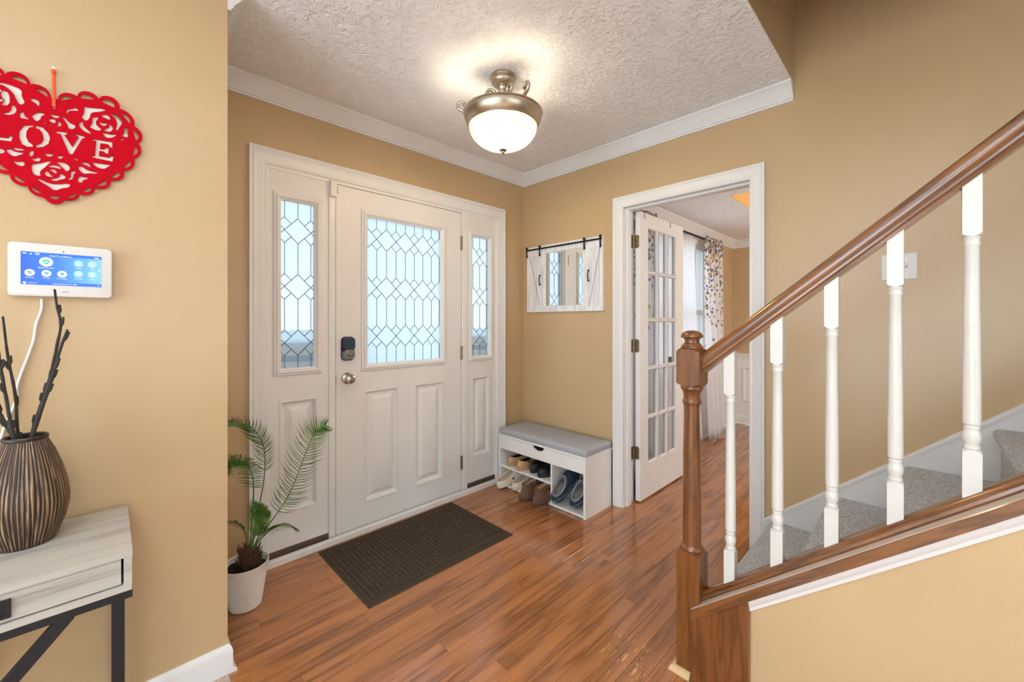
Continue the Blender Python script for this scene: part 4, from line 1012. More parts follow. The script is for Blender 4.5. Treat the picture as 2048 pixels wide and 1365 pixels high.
# ------------------------------------------------------------------ shoes (heel at the origin, toe along +x)
def shoe_outline(L, Wd, n=36, grow=0.0):
    pts = []
    for k in range(n):
        a = 2 * math.pi * k / n; s = (1 - math.cos(a)) / 2; e = abs(2 * s - 1)
        w = (max(0, 1 - e ** 2.6)) ** (1 / 2.3) * (0.76 + 0.27 * s - 0.10 * math.exp(-((s - 0.42) / 0.16) ** 2))
        pts.append((L * s + grow * (2 * s - 1), (Wd / 2 + grow) * w * (1 if math.sin(a) >= 0 else -1)))
    return pts
def make_shoe(name, label, grp, mu, ms, mi, loc, rz, pitch=0.0, L=0.27, Wd=0.102, sole=0.026, heel=0.058, front=0.078, oc=0.30, ol=0.235, ow=0.33, shaft=0.0, strap=None, rivet=None, laces=None, collar=None, fleece=None, roll=0.0, accent=None):
    e = empty(name, loc, (roll, -pitch, rz)); tag(e, label, 'shoe', grp); n = 36
    out = shoe_outline(L, Wd, n); bm = BM()
    add_loops(bm, [[(x * 0.985 + 0.002, y * 0.93, 0.0) for x, y in out], [(x, y * 1.02, sole * 0.3) for x, y in shoe_outline(L, Wd, n, 0.002)], [(x, y, sole) for x, y in shoe_outline(L, Wd, n, 0.001)], [(x * 0.97 + 0.004, y * 0.9, sole + 0.002) for x, y in out]])
    obj('sole', bm, ms, e, smooth=50)
    op = []
    for k in range(n):
        a = 2 * math.pi * k / n
        ox = oc * L - ol * L * math.cos(a); oy = ow * Wd * math.sin(a); q = (1 - math.cos(a)) / 2
        op.append((ox, oy, (heel * (1 - q) + front * q) - 0.012 * math.sin(math.pi * q)))
    lo = []
    for j in range(8):
        u = j / 7; hz_ = 1 - math.cos(u * math.pi / 2); vz = math.sin(u * math.pi / 2)
        lo.append([(x + (o[0] - x) * hz_, y + (o[1] - y) * hz_, sole * 0.8 + (o[2] - sole * 0.8) * vz) for (x, y), o in zip(out, op)])
    if shaft:
        for q in (0.35, 0.7, 1.0): lo.append([(o[0] + (0.012 * q if i > 9 and i < 27 else 0.004 * q), o[1] * (1 + 0.05 * q), o[2] + shaft * q) for i, o in enumerate(op)])
    top = lo[-1]; cx = sum(p[0] for p in top) / n
    lo.append([(cx + (p[0] - cx) * 0.93, p[1] * 0.90, p[2] - 0.001) for p in top])
    obj('upper', (lambda b: (add_loops(b, lo, False, False), b)[1])(BM()), mu, e, smooth=60)
    bm = BM(); add_loops(bm, [[(cx + (p[0] - cx) * 0.925, p[1] * 0.89, p[2] - 0.002) for p in top], [(cx + (p[0] - cx) * 0.92, p[1] * 0.88, sole + 0.018) for p in top], [(x * 0.6 + 0.012, y * 0.6, sole + 0.006) for x, y in out]], False, True); obj('lining', bm, mi, e, smooth=60)
    if collar:
        bm = BM(); pts = [Vector(p) for p in top]; add_tube(bm, pts + pts[:1], 0.0045, 8, caps=False); obj('collar', bm, collar, e, smooth=60)
    if fleece:
        bm = BM(); pts = [Vector(p) + Vector((0, 0, 0.001)) for p in top]; add_tube(bm, pts + pts[:1], 0.0062, 8, caps=False); obj('fleece_edge', bm, fleece, e, smooth=60)
    if strap:
        bm = BM(); pts = []
        for k in range(15):
            a = math.radians(-100 + 200 * k / 14); pts.append((0.42 * L - (0.42 * L + 0.010) * math.cos(a), (Wd * 0.47) * math.sin(a), heel - 0.004 + strap[1] * math.cos(a)))
        add_tube(bm, pts, 0.0075, 8, flat=0.30, upv=(-1, 0, 0)); obj('heel_strap', bm, strap[0], e, smooth=60)
    if rivet:
        for s in (1, -1):
            bm = BM(); add_lathe(bm, [(0.008, 0), (0.008, 0.003), (0.003, 0.0045)], (0.44 * L, s * (Wd * 0.475), heel - 0.006), 12, Matrix.Rotation(math.radians(-90 * s), 4, 'X')); obj('rivet', bm, rivet, e, smooth=40)
    if accent:
        bm = BM(); pts = [Vector((x, y * 1.03, sole * 0.62 + 0.004 * math.sin(x * 60))) for x, y in shoe_outline(L, Wd, n, 0.0022)]; pts = pts[24:] + pts[:12]; add_tube(bm, pts, 0.0028, 6); obj('sole_stripe', bm, accent, e, smooth=60)
    if laces:
        for pl in laces[1]:
            bm = BM(); add_tube(bm, bez(pl, 24), 0.0014, 6); obj('lace', bm, laces[0], e, smooth=60)
    return e
M['tan'] = plain('tan_leather', C(196, 160, 116), 0.6, vary=0.1, vscale=40)
M['tan_sole'] = plain('tan_sole', C(184, 146, 102), 0.65, vary=0.08, vscale=30)
M['darklin'] = plain('dark_lining', C(44, 38, 36), 0.9)
M['cream'] = plain('cream_foam', C(226, 216, 196), 0.55, vary=0.05, vscale=30)
M['creamin'] = plain('cream_footbed_shaded', C(188, 172, 146), 0.7, vary=0.1)  # shade inside the clogs put into the colour so the openings read
M['blackfoam'] = plain('black_foam', C(28, 32, 38), 0.5, vary=0.1)
M['navyfoam'] = plain('navy_foam', C(40, 54, 72), 0.55, vary=0.1, vscale=40)
M['fleece'] = plain('grey_fleece', C(132, 138, 148), 0.95, vary=0.3, vscale=160, bump=0.9, bscale=300, bdist=0.004)
M['footbed'] = plain('grey_brown_footbed', C(112, 104, 98), 0.9, vary=0.3, vscale=50)
M['suede'] = plain('brown_suede', C(104, 74, 56), 0.9, vary=0.18, vscale=60, bump=0.4, bscale=300)
M['suedesole'] = plain('brown_boot_sole', C(82, 58, 46), 0.8, vary=0.1)
M['padding'] = plain('tan_collar_padding', C(196, 160, 120), 0.8, vary=0.1)
SH = 0.158
make_shoe('loafer', 'tan slip on shoe on the upper shelf at the far left', 'tan shoes', M['tan'], M['tan_sole'], M['darklin'], (2.146, 2.215, SH), math.radians(-4), L=0.275, Wd=0.096, sole=0.034, heel=0.066, front=0.074, collar=M['tan'])
make_shoe('loafer', 'tan slip on shoe on the upper shelf next to the black clogs', 'tan shoes', M['tan'], M['tan_sole'], M['darklin'], (2.128, 2.095, SH), math.radians(2), L=0.275, Wd=0.100, sole=0.036, heel=0.068, front=0.076, collar=M['tan'])
make_shoe('clog', 'black clog with a shiny rivet on the upper shelf', 'black clogs', M['blackfoam'], M['blackfoam'], M['darklin'], (2.140, 1.908, SH), math.radians(-8), L=0.265, Wd=0.104, sole=0.034, heel=0.056, front=0.090, strap=(M['blackfoam'], 0.020), rivet=M['nickel'], collar=M['blackfoam'])
make_shoe('clog', 'black clog pushed in behind the riveted black one', 'black clogs', M['blackfoam'], M['blackfoam'], M['darklin'], (2.165, 2.004, SH), math.radians(-4), L=0.255, Wd=0.09, sole=0.034, heel=0.058, front=0.088, strap=(M['blackfoam'], 0.026), rivet=M['blackfoam'], collar=M['blackfoam'])
make_shoe('clog', 'cream clog on the floor nearest the front door', 'cream clogs', M['cream'], M['cream'], M['creamin'], (2.065, 2.243, 0.006), math.radians(-10), math.radians(14), L=0.27, Wd=0.106, sole=0.028, heel=0.048, front=0.088, oc=0.33, ol=0.27, ow=0.37, rivet=M['blackfoam'], collar=M['cream'])
make_shoe('clog', 'cream clog half hidden behind the brown boots', 'cream clogs', M['cream'], M['cream'], M['creamin'], (2.110, 2.128, 0.012), math.radians(-8), math.radians(12), L=0.27, Wd=0.100, sole=0.028, heel=0.048, front=0.088, oc=0.33, ol=0.27, ow=0.37, rivet=M['blackfoam'], collar=M['cream'])
bl = lambda s: (M['darklin'], [[(0.13, 0.02, 0.11), (0.08, 0.055 * s, 0.09), (0.05, 0.062 * s, 0.02), (0.0, 0.055 * s, 0.002), (-0.05, 0.035 * s, 0.0015), (-0.075, 0.045 * s, 0.0015)]])
make_shoe('boot', 'brown suede ankle boot on the left of the pair', 'brown boots', M['suede'], M['suedesole'], M['padding'], (2.035, 1.980, 0.0), math.radians(-5), L=0.275, Wd=0.098, sole=0.024, heel=0.072, front=0.088, oc=0.27, ol=0.20, ow=0.34, shaft=0.038, collar=M['suede'], laces=(M['darklin'], [[(0.01, 0.02, 0.03), (-0.012, 0.01, 0.004), (-0.05, -0.005, 0.0015), (-0.08, 0.012, 0.0015), (-0.10, 0.010, 0.0015)]]))
make_shoe('boot', 'brown suede ankle boot with its lace curled on the floor', 'brown boots', M['suede'], M['suedesole'], M['padding'], (2.040, 1.868, 0.0), math.radians(-9), L=0.275, Wd=0.104, sole=0.024, heel=0.076, front=0.092, oc=0.27, ol=0.20, ow=0.34, shaft=0.040, collar=M['suede'], laces=(M['darklin'], [[(0.10, -0.062, 0.07), (0.07, -0.085, 0.02), (0.03, -0.09, 0.0015), (-0.02, -0.085, 0.0015), (-0.045, -0.055, 0.0015), (-0.03, -0.035, 0.0015), (0.01, -0.045, 0.0015), (0.03, -0.075, 0.0015)]]))
make_shoe('clog', 'navy fleece lined clog standing toe up against the bench divider', 'navy clogs', M['navyfoam'], M['navyfoam'], M['footbed'], (2.112, 1.728, 0.044), math.radians(-3), math.radians(33), L=0.27, Wd=0.104, sole=0.034, heel=0.052, front=0.094, oc=0.32, ol=0.25, ow=0.36, strap=(M['navyfoam'], -0.010), rivet=M['nickel'], fleece=M['fleece'], accent=M['fleece'])
make_shoe('clog', 'navy fleece lined clog next to the right side of the bench', 'navy clogs', M['navyfoam'], M['navyfoam'], M['footbed'], (2.150, 1.602, 0.040), math.radians(-4), math.radians(33), L=0.26, Wd=0.104, sole=0.034, heel=0.052, front=0.094, oc=0.32, ol=0.25, ow=0.36, strap=(M['navyfoam'], -0.010), rivet=M['nickel'], fleece=M['fleece'], accent=M['fleece'])

# ================================================================== BARN DOOR MIRROR
bmr = empty('barn_door_mirror', (XB, 1.941, 1.586)); tag(bmr, 'whitewashed barn door style wall mirror above the shoe bench', 'mirror')
def whitewash():
    t = NT('whitewashed_wood'); co = t.obco(); m = t.n('ShaderNodeMapping'); t.l(co, m.inputs[0]); m.inputs['Scale'].default_value = (30, 90, 5)
    t.l(t.ramp(t.noise(m.outputs[0], 1.0, 4, 0.6).outputs[0], [(0.34, C(208, 207, 206)), (0.5, C(236, 236, 235)), (0.7, C(246, 246, 246))]), t.b.inputs['Base Color']); t.set(0.6); return t.m
M['ww'] = whitewash()
MY0, MY1, MZ0, MZ1 = 1.579 - 1.941, 2.303 - 1.941, 1.324 - 1.586, 1.848 - 1.586
gY0, gY1, gZ0, gZ1 = 1.752 - 1.941, 2.113 - 1.941, 1.368 - 1.586, 1.786 - 1.586
mm = lambda u, v, w: (-w, u, v)
bm = BM(); add_box(bm, -0.012, 0, MY0, MY1, MZ0, MZ1); obj('backing', bm, M['ww'], bmr)
bm = BM(); r = (1.719 - 1.941, 2.141 - 1.941, MZ0, MZ1); g = (gY0, gY1, gZ0, gZ1)
rect_loops(bm, [(*r, 0.012), (*r, 0.019), (*g, 0.019), inset(g, 0.004, 0.013)], mm, False); obj('mirror_frame', bm, M['ww'], bmr)
bm = BM(); add_box(bm, -0.0135, -0.012, gY0, gY1, gZ0, gZ1); obj('mirror_glass', bm, M['glassmirror'], bmr)
for y0, y1, dg in ((MY0, 1.716 - 1.941, 1), (2.144 - 1.941, MY1, -1)):
    bd_ = empty('barn_door', parent=bmr); nb = 6; wst = 0.018
    bm = BM(); add_box(bm, -0.022, -0.012, y0, y0 + wst, MZ0, MZ1 - 0.012); add_box(bm, -0.022, -0.012, y1 - wst, y1, MZ0, MZ1 - 0.012); add_box(bm, -0.022, -0.012, y0 + wst, y1 - wst, MZ0, MZ0 + 0.03); add_box(bm, -0.022, -0.012, y0 + wst, y1 - wst, MZ1 - 0.075, MZ1 - 0.012); obj('door_frame', bm, M['ww'], bd_)
    w_ = (y1 - y0 - 2 * wst) / nb
    for k in range(nb):
        bm = BM(); a = y0 + wst + k * w_
        add_loops(bm, [[(-0.012, a + 0.0002, z), (-0.0165, a + 0.0012, z), (-0.0165, a + w_ - 0.0012, z), (-0.012, a + w_ - 0.0002, z)] for z in (MZ0 + 0.03, MZ1 - 0.075)]); obj('board', bm, M['ww'], bd_)
    pa, pb = (y0 + wst, y1 - wst) if dg > 0 else (y1 - wst, y0 + wst)
    bm = BM(); zt, zb2 = MZ1 - 0.078, MZ0 + 0.033; e = 0.0016
    q = 0.9 if dg > 0 else 0.85
    add_prism(bm, [(pa - e + (0.01 * dg), zt), (pa + e + (0.01 * dg), zt), (pb + e, zb2), (pb - e, zb2)], 'x', -0.0185, -0.0160); obj('brace_groove', bm, M['grey_plastic'], bd_)
    hy_ = (y1 - 0.016) if dg > 0 else (y0 + 0.018); zc_ = 1.577 - 1.586
    hd = empty('handle', parent=bd_)
    bm = BM(); add_tube(bm, bez([(-0.023, hy_, zc_ - 0.036), (-0.031, hy_, zc_ - 0.024), (-0.034, hy_, zc_), (-0.031, hy_, zc_ + 0.024), (-0.023, hy_, zc_ + 0.036)], 14), 0.0036, 8); obj('grip', bm, M['black'], hd, smooth=50)
    for s in (1, -1):
        bm = BM(); add_box(bm, -0.0245, -0.022, hy_ - 0.008, hy_ + 0.008, zc_ + s * 0.036 - 0.006, zc_ + s * 0.036 + 0.006)
        obj('grip_plate', bm, M['black'], hd, bevel=0.001, seg=1)
bm = BM(); add_box(bm, -0.031, -0.027, 1.586 - 1.941, 2.300 - 1.941, 0.233, 0.245); obj('track', bm, M['black'], bmr)
for y in (2.296, 2.157, 1.731, 1.595):
    bm = BM(); yy = y - 1.941; add_box(bm, -0.034, -0.031, yy - 0.0055, yy + 0.0055, 0.178, 0.252); add_lathe(bm, [(0.011, 0), (0.011, 0.004), (0.006, 0.006)], (-0.0305, yy, 0.255), 16, Matrix.Rotation(math.radians(-90), 4, 'Y')); add_box(bm, -0.031, -0.022, yy - 0.003, yy + 0.003, 0.184, 0.196); obj('strap_hanger', bm, M['black'], bmr)

# ================================================================== RED HEART SIGN
HX, HZ, HY = -0.1075, 1.76, YL
ht = empty('heart_sign', (HX, HY, HZ)); tag(ht, 'red felt heart with cut out roses and the word LOVE', 'wall decoration')
M['red'] = plain('red_felt', C(182, 10, 30), 0.95, vary=0.08, vscale=60, bump=0.4, bscale=500, spec=0.1)
M['whitefelt'] = plain('white_felt', C(226, 224, 214), 0.95, vary=0.03, bump=0.3, bscale=500, spec=0.1)
CU = [(6.5, 123.0), (44.5, 146.0), (88.5, 156.0), (133.5, 143.0), (166.5, 100.0), (176.5, 50.0), (166.5, -1.0), (142.5, -45.0), (113.5, -81.0), (80.5, -112.0), (49.5, -137.0), (18, -161.0)]
AP = [(25.5, 149.0), (65.5, 169.0), (112.5, 172.0), (159.5, 131.0), (184.5, 80.0), (183.5, 29.0), (165.5, -26.0), (139.5, -70.0), (105.5, -107.0), (75.5, -130.0), (38.5, -157.0)]
TXT = '''-40.5,34 -55.5,28 -64.5,9 -64.5,-9 -59.5,-25 -49.5,-29 -40.5,-26 -40.5,-20 -48.5,-14 -52.5,-2 -51.5,13 -46.5,26 -39.5,29
-34.5,35 -22.5,34 -12.5,22 -8.5,9 -11.5,-9 -20.5,-20 -34.5,-27 -33.5,-19 -24.5,-11 -20.5,2 -22.5,16 -27.5,26 -34.5,27
3.5,32 24.5,34 22.5,27 18.5,26 34.5,-4 47.5,29 41.5,30 42.5,36 59.5,33 58.5,28 54.5,27 34.5,-26 28.5,-26 11.5,26 3.5,26
76.5,32 117.5,35 117.5,18 112.5,18 108.5,26 91.5,24 90.5,7 100.5,8 102.5,14 109.5,15 108.5,-3 102.5,-3 100.5,1 89.5,1 88.5,-15 111.5,-14 113.5,-8 120.5,-8 117.5,-24 75.5,-23 75.5,-18 80.5,-17 83.5,28 76.5,27
-121.5,27 -101.5,28 -101.5,23 -105.5,22 -106.5,-19 -83.5,-15 -81.5,-9 -75.5,-9 -78.5,-23 -121.5,-28 -121.5,-23 -116.5,-22 -115.5,22 -121.5,21
58.5,123 66.5,122 81.5,126 96.5,130 105.5,127 90.5,118 75.5,111 70.5,103 70.5,94 62.5,80 54.5,86 52.5,90 57.5,100 58.5,111
111.5,119 122.5,125 132.5,118 141.5,103 134.5,90 128.5,73 124.5,76 128.5,94 124.5,112
94.5,110 104.5,115 111.5,111 113.5,100 102.5,103 95.5,104
74.5,96 87.5,101 87.5,96 82.5,88 82.5,79 87.5,72 93.5,69 91.5,61 81.5,60 70.5,64 70.5,70 75.5,79
89.5,86 93.5,89 97.5,85 105.5,90 106.5,84 100.5,78 94.5,78
110.5,90 115.5,85 119.5,78 115.5,67 106.5,63 98.5,66 106.5,74 111.5,79
96.5,58 105.5,58 115.5,57 128.5,63 122.5,53 112.5,46 103.5,45 98.5,52
47.5,67 52.5,76 55.5,76 56.5,64 64.5,57 74.5,46 64.5,46 53.5,52 49.5,60
142.5,89 150.5,91 153.5,86 151.5,77 153.5,63 147.5,59 136.5,62 145.5,70
132.5,46 138.5,52 144.5,52 140.5,47
39.5,113 46.5,109 45.5,104 36.5,102 27.5,97 24.5,88 22.5,95 25.5,102 36.5,108
-42.5,59 -35.5,69 -24.5,75 -16.5,71 -25.5,64 -25.5,57 -32.5,46 -38.5,50
-9.5,77 -0.5,76 10.5,77 7.5,70 -0.5,67
13.5,78 21.5,75 27.5,65 42.5,60 36.5,47 25.5,47 26.5,55 19.5,67
-12.5,60 -2.5,65 2.5,62 1.5,53 -6.5,53
-23.5,47 -16.5,51 -15.5,47 -20.5,46
-12.5,48 -0.5,47 -1.5,45 -11.5,46
5.5,62 13.5,58 12.5,47 2.5,47 8.5,54
-59.5,64 -56.5,64 -55.5,55 -45.5,46 -55.5,47 -64.5,46 -62.5,50 -64.5,56
-45.5,105 -38.5,109 -29.5,106 -27.5,97 -30.5,89 -33.5,96 -40.5,99
-108.5,123 -97.5,130 -79.5,130 -59.5,125 -60.5,106 -53.5,91 -63.5,80 -70.5,96 -74.5,109 -87.5,122 -97.5,124
-94.5,112 -81.5,107 -80.5,74 -96.5,68 -90.5,83 -96.5,95
-77.5,76 -72.5,77 -68.5,65 -72.5,54 -83.5,46 -95.5,47 -83.5,54 -78.5,62
-42.5,-74 -28.5,-69 -14.5,-59 -5.5,-57 -12.5,-68 -18.5,-78 -26.5,-89 -27.5,-98 -25.5,-104 -38.5,-104 -42.5,-90
2.5,-57 13.5,-54 23.5,-56 30.5,-65 27.5,-75 22.5,-79 15.5,-69 9.5,-62
-12.5,-75 -6.5,-67 5.5,-66 12.5,-70 11.5,-75 1.5,-73
-18.5,-92 -14.5,-85 -10.5,-91 -6.5,-98 -2.5,-96 -4.5,-101 -11.5,-102 -17.5,-99
-10.5,-82 -2.5,-77 4.5,-83 3.5,-91 -2.5,-86
10.5,-86 15.5,-89 22.5,-95 17.5,-102 11.5,-104 1.5,-112 -9.5,-109 1.5,-103 9.5,-98
-34.5,-111 -22.5,-114 -14.5,-119 1.5,-121 31.5,-110 28.5,-123 13.5,-129 0.5,-140 -12.5,-128 -24.5,-121
32.5,-74 43.5,-74 36.5,-84 36.5,-91 33.5,-100 24.5,-101 31.5,-93 31.5,-84
47.5,-56 54.5,-56 62.5,-63 72.5,-65 88.5,-66 81.5,-70 68.5,-72 57.5,-77 46.5,-66
54.5,-43 66.5,-42 71.5,-50 70.5,-55 64.5,-50 55.5,-49
74.5,-37 95.5,-37 115.5,-35 106.5,-44 100.5,-51 88.5,-52 79.5,-46
49.5,-85 56.5,-86 69.5,-86 59.5,-93 55.5,-96 53.5,-104 45.5,-103 45.5,-94
-20.5,-38 -2.5,-36 -2.5,-40 -11.5,-47
4.5,-39 18.5,-35 13.5,-44 9.5,-46 4.5,-42
34.5,-36 46.5,-36 43.5,-42
-45.5,-39 -37.5,-36 -40.5,-53 -47.5,-53
-43.5,-60 -34.5,-57 -30.5,-52 -25.5,-55 -28.5,-64 -36.5,-65
-87.5,-46 -79.5,-44 -72.5,-49 -54.5,-47 -63.5,-56 -74.5,-63 -83.5,-56
-75.5,-38 -61.5,-37 -53.5,-39 -61.5,-43 -72.5,-45
-76.5,-74 -66.5,-75 -57.5,-71 -54.5,-77 -56.5,-84 -65.5,-86
-101.5,-47 -92.5,-48 -88.5,-54 -94.5,-61 -101.5,-62
-124.5,112 -128.5,94 -124.5,76 -128.5,73 -134.5,90 -141.5,103 -132.5,118 -122.5,125 -111.5,119
-95.5,104 -102.5,103 -113.5,100 -111.5,111 -104.5,115 -94.5,110
-94.5,78 -100.5,78 -106.5,84 -105.5,90 -97.5,85 -93.5,89 -89.5,86
-111.5,79 -106.5,74 -98.5,66 -106.5,63 -115.5,67 -119.5,78 -115.5,85 -110.5,90
-98.5,52 -103.5,45 -112.5,46 -122.5,53 -128.5,63 -115.5,57 -105.5,58 -96.5,58
-145.5,70 -136.5,62 -147.5,59 -153.5,63 -151.5,77 -153.5,86 -150.5,91 -142.5,89
-140.5,47 -144.5,52 -138.5,52 -132.5,46'''
def arc3(a, m, b, n=9):
    """points on the circle through a, m, b"""
    ax, ay = a; bx_, by = m; cx, cy = b; d = 2 * (ax * (by - cy) + bx_ * (cy - ay) + cx * (ay - by))
    ux = ((ax * ax + ay * ay) * (by - cy) + (bx_ ** 2 + by ** 2) * (cy - ay) + (cx ** 2 + cy ** 2) * (ay - by)) / d
    uy = ((ax * ax + ay * ay) * (cx - bx_) + (bx_ ** 2 + by ** 2) * (ax - cx) + (cx ** 2 + cy ** 2) * (bx_ - ax)) / d
    a0, a1, a2 = (math.atan2(p[1] - uy, p[0] - ux) for p in (a, m, b)); r = math.hypot(ax - ux, ay - uy)
    def un(x, ref):
        while x < ref - math.pi: x += 2 * math.pi
        while x > ref + math.pi: x -= 2 * math.pi
        return x
    a1 = un(a1, a0); a2 = un(a2, a1)
    return [(ux + r * math.cos(a0 + (a2 - a0) * k / n), uy + r * math.sin(a0 + (a2 - a0) * k / n)) for k in range(n + 1)]
right = []; holes = []
for a, m, b in zip(CU, AP, CU[1:]):
    right += arc3(a, m, b)[:-1]
    md = ((a[0] + b[0]) / 2, (a[1] + b[1]) / 2)
    sc = lambda p, k, q=0.0: (md[0] + (p[0] - md[0]) * k + (m[0] - md[0]) * q, md[1] + (p[1] - md[1]) * k + (m[1] - md[1]) * q)
    cen = (0, -10); inw = Vector((cen[0] - md[0], cen[1] - md[1])).normalized() * 5.0
    hp = [(p[0] + inw.x, p[1] + inw.y) for p in arc3(sc(a, 0.62), sc(m, 0.70), sc(b, 0.62), 8)]
    holes.append(hp); holes.append([(-x, z) for x, z in hp])
tip = arc3(CU[-1], (0, -177), (-CU[-1][0], CU[-1][1]), 10)[:-1]
outline = [(2.5, 122)] + right + tip + [(-x, z) for x, z in right[::-1]] + [(-2.5, 122)]
hp = arc3((10, -154), (0, -163), (-10, -154), 8); holes.append(hp)
mid = [[tuple(map(float, q.split(','))) for q in l.split()] for l in TXT.split('\n')]
def smooth_poly(p):     # one Chaikin pass rounds the petals, letters stay crisp
    out = []
    for a, b in zip(p, p[1:] + p[:1]): out += [(a[0] * .75 + b[0] * .25, a[1] * .75 + b[1] * .25), (a[0] * .25 + b[0] * .75, a[1] * .25 + b[1] * .75)]
    return out
mid = mid[:5] + [smooth_poly(p) for p in mid[5:]]
mm_ = lambda ps: [[(x / 1000, z / 1000) for x, z in p] for p in ps]
me = curve_mesh('red_plate', mm_([outline] + holes + mid + [[(-6.5, 98), (4.5, 99), (-0.5, 93)]]), 0.0017)
o = new_obj('red_plate', me, M['red'], ht, (0, -0.0075, 0), (math.radians(90), 0, 0))
base_h = [(x * 0.90, z * 0.90) for x, z in [(0, 116)] + [((a[0] + b[0]) / 2 * 0.985, (a[1] + b[1]) / 2 * 0.985) for a, b in zip(CU, CU[1:])] + [(0, -162)] + [(-(a[0] + b[0]) / 2 * 0.985, (a[1] + b[1]) / 2 * 0.985) for a, b in list(zip(CU, CU[1:]))[::-1]]]
me = curve_mesh('white_backing', mm_([base_h]), 0.0014)
o = new_obj('white_backing', me, M['whitefelt'], ht, (0, -0.0040, 0), (math.radians(90), 0, 0))
M['orange'] = plain('orange_ribbon', C(236, 84, 20), 0.5, vary=0.06)
bm = BM(); add_tube(bm, [(-0.001, -0.0105, 0.099), (-0.001, -0.0115, 0.125), (-0.0015, -0.010, 0.205)], 0.0036, 8, flat=0.35, upv=(0, 1, 0)); add_lathe(bm, [(0.001, -0.006), (0.005, -0.003), (0.0055, 0.003), (0.003, 0.008)], (-0.0015, -0.010, 0.197), 10)
obj('ribbon', bm, M['orange'], ht, smooth=40)
bm = BM(); add_lathe(bm, [(0.0018, 0), (0.0018, 0.012), (0.0040, 0.013), (0.0040, 0.0145)], (-0.0015, 0, 0.2075), 10, RY); obj('nail', bm, M['plastic'], ht)

# ================================================================== SECURITY PANEL
sp0 = empty('security_panel', (-0.0905, YL, 1.3925)); tag(sp0, 'white security touch panel with a lit blue screen under the heart', 'security panel')
bm = BM(); lo = []
for i, w in ((0.004, 0.0), (0.004, -0.006), (0.0, -0.008), (0.0, -0.020), (0.0015, -0.0235), (0.004, -0.0245)):
    lo.append([(a, w, b) for a, b in rrect(-0.1005 + i, 0.1005 - i, -0.0735 + i, 0.0735 - i, 0.010, 6)])
add_loops(bm, lo); obj('housing', bm, M['plastic'], sp0, smooth=35)
bm = BM(); add_box(bm, -0.1007, 0.1007, -0.0242, -0.0226, 0.0600, 0.0608); obj('seam', bm, M['grey_plastic'], sp0)
def screen_mat():
    t = NT('blue_screen'); co = t.obco(); s = t.n('ShaderNodeSeparateXYZ'); t.l(co, s.inputs[0])
    c = t.ramp(t.math('ADD', t.math('MULTIPLY', s.outputs[0], 6.4), 0.5), [(0.0, C(10, 74, 214)), (0.45, C(40, 100, 224)), (0.62, C(58, 122, 232)), (1.0, C(104, 160, 240))])
    edge = t.math('GREATER_THAN', t.math('ABSOLUTE', s.outputs[2]), 0.0365)
    c = t.mix(edge, c, C(8, 84, 206))
    t.l(c, t.b.inputs['Base Color']); t.l(c, t.b.inputs['Emission Color']); t.b.inputs['Emission Strength'].default_value = 0.85; t.set(0.15); return t.m
scr = empty('screen', (0, -0.0246, 0.0035), parent=sp0)
bm = BM(); add_box(bm, -0.0775, 0.0775, -0.0003, 0.002, -0.045, 0.045); obj('display', bm, screen_mat(), scr)
M['icon'] = emit('icon_white', C(236, 242, 250), 0.8); M['iconpale'] = emit('icon_pale_blue', C(132, 176, 244), 0.8)
M['teal'] = emit('icon_teal', C(22, 160, 140), 0.75); M['iconblue'] = emit('icon_blue', C(46, 112, 196), 0.75)
XR = (math.radians(90), 0, 0)
def disc(x, z, r, mat, y=-0.0008, n=20):
    bm = BM(); add_lathe(bm, [(r, 0), (r, 0.0004)], (x, y + 0.0004, z), n, RY); obj('icon', bm, mat, scr)
def shield(x, z, s, mat, y=-0.0016):
    bm = BM(); add_prism(bm, [(x + a * s, z + b * s) for a, b in ((-1, 0.8), (0, 1.15), (1, 0.8), (0.95, -0.1), (0.5, -0.85), (0, -1.2), (-0.5, -0.85), (-0.95, -0.1))], 'y', y, y + 0.0004); obj('icon', bm, mat, scr)
def stroke(pts, w, mat, y=-0.0020):
    bm = BM()
    for a, b in zip(pts, pts[1:]):
        d = Vector((b[0] - a[0], b[1] - a[1])).normalized(); n = Vector((-d.y, d.x)) * w
        add_prism(bm, [(a[0] - n.x, a[1] - n.y), (b[0] - n.x, b[1] - n.y), (b[0] + n.x, b[1] + n.y), (a[0] + n.x, a[1] + n.y)], 'y', y, y + 0.0004)
    obj('icon', bm, mat, scr)
def say(txt, x, z, size, mat=None, parent=None, y=-0.0012):
    o = new_obj('lettering', text_mesh(txt, size), mat or M['icon'], parent or scr, (x, y, z), XR); return o
disc(-0.0315, 0.0195, 0.0128, M['icon']); shield(-0.0315, 0.0195, 0.0062, M['teal']); stroke([(-0.034, 0.0218), (-0.029, 0.0172)], 0.0006, M['icon']); stroke([(-0.029, 0.0218), (-0.034, 0.0172)], 0.0006, M['icon'])
say('Ready To Arm', -0.0315, 0.0028, 0.0048)
for x, t_ in ((-0.0615, 'Arm Away'), (-0.0310, 'Arm Stay'), (-0.0015, 'Arm Custom')):
    disc(x, -0.0125, 0.0092, M['icon']); shield(x, -0.0125, 0.0038, M['iconblue']); stroke([(x - 0.0016, -0.0125), (x - 0.0004, -0.0138), (x + 0.0018, -0.0112)], 0.0005, M['icon']); say(t_, x, -0.0255, 0.0037)
for x, z, t_ in ((0.0305, 0.020, 'Cameras'), (0.0585, 0.020, 'Scenes'), (0.0305, -0.0095, 'Automation'), (0.0585, -0.0095, 'Sensors')):
    disc(x, z, 0.0098, M['iconpale'])
    stroke([(x - 0.003, z - 0.0025), (x + 0.003, z - 0.0025), (x + 0.003, z + 0.0025), (x - 0.003, z + 0.0025), (x - 0.003, z - 0.0025)], 0.0005, M['icon']); say(t_, x, z - 0.0135, 0.0036)
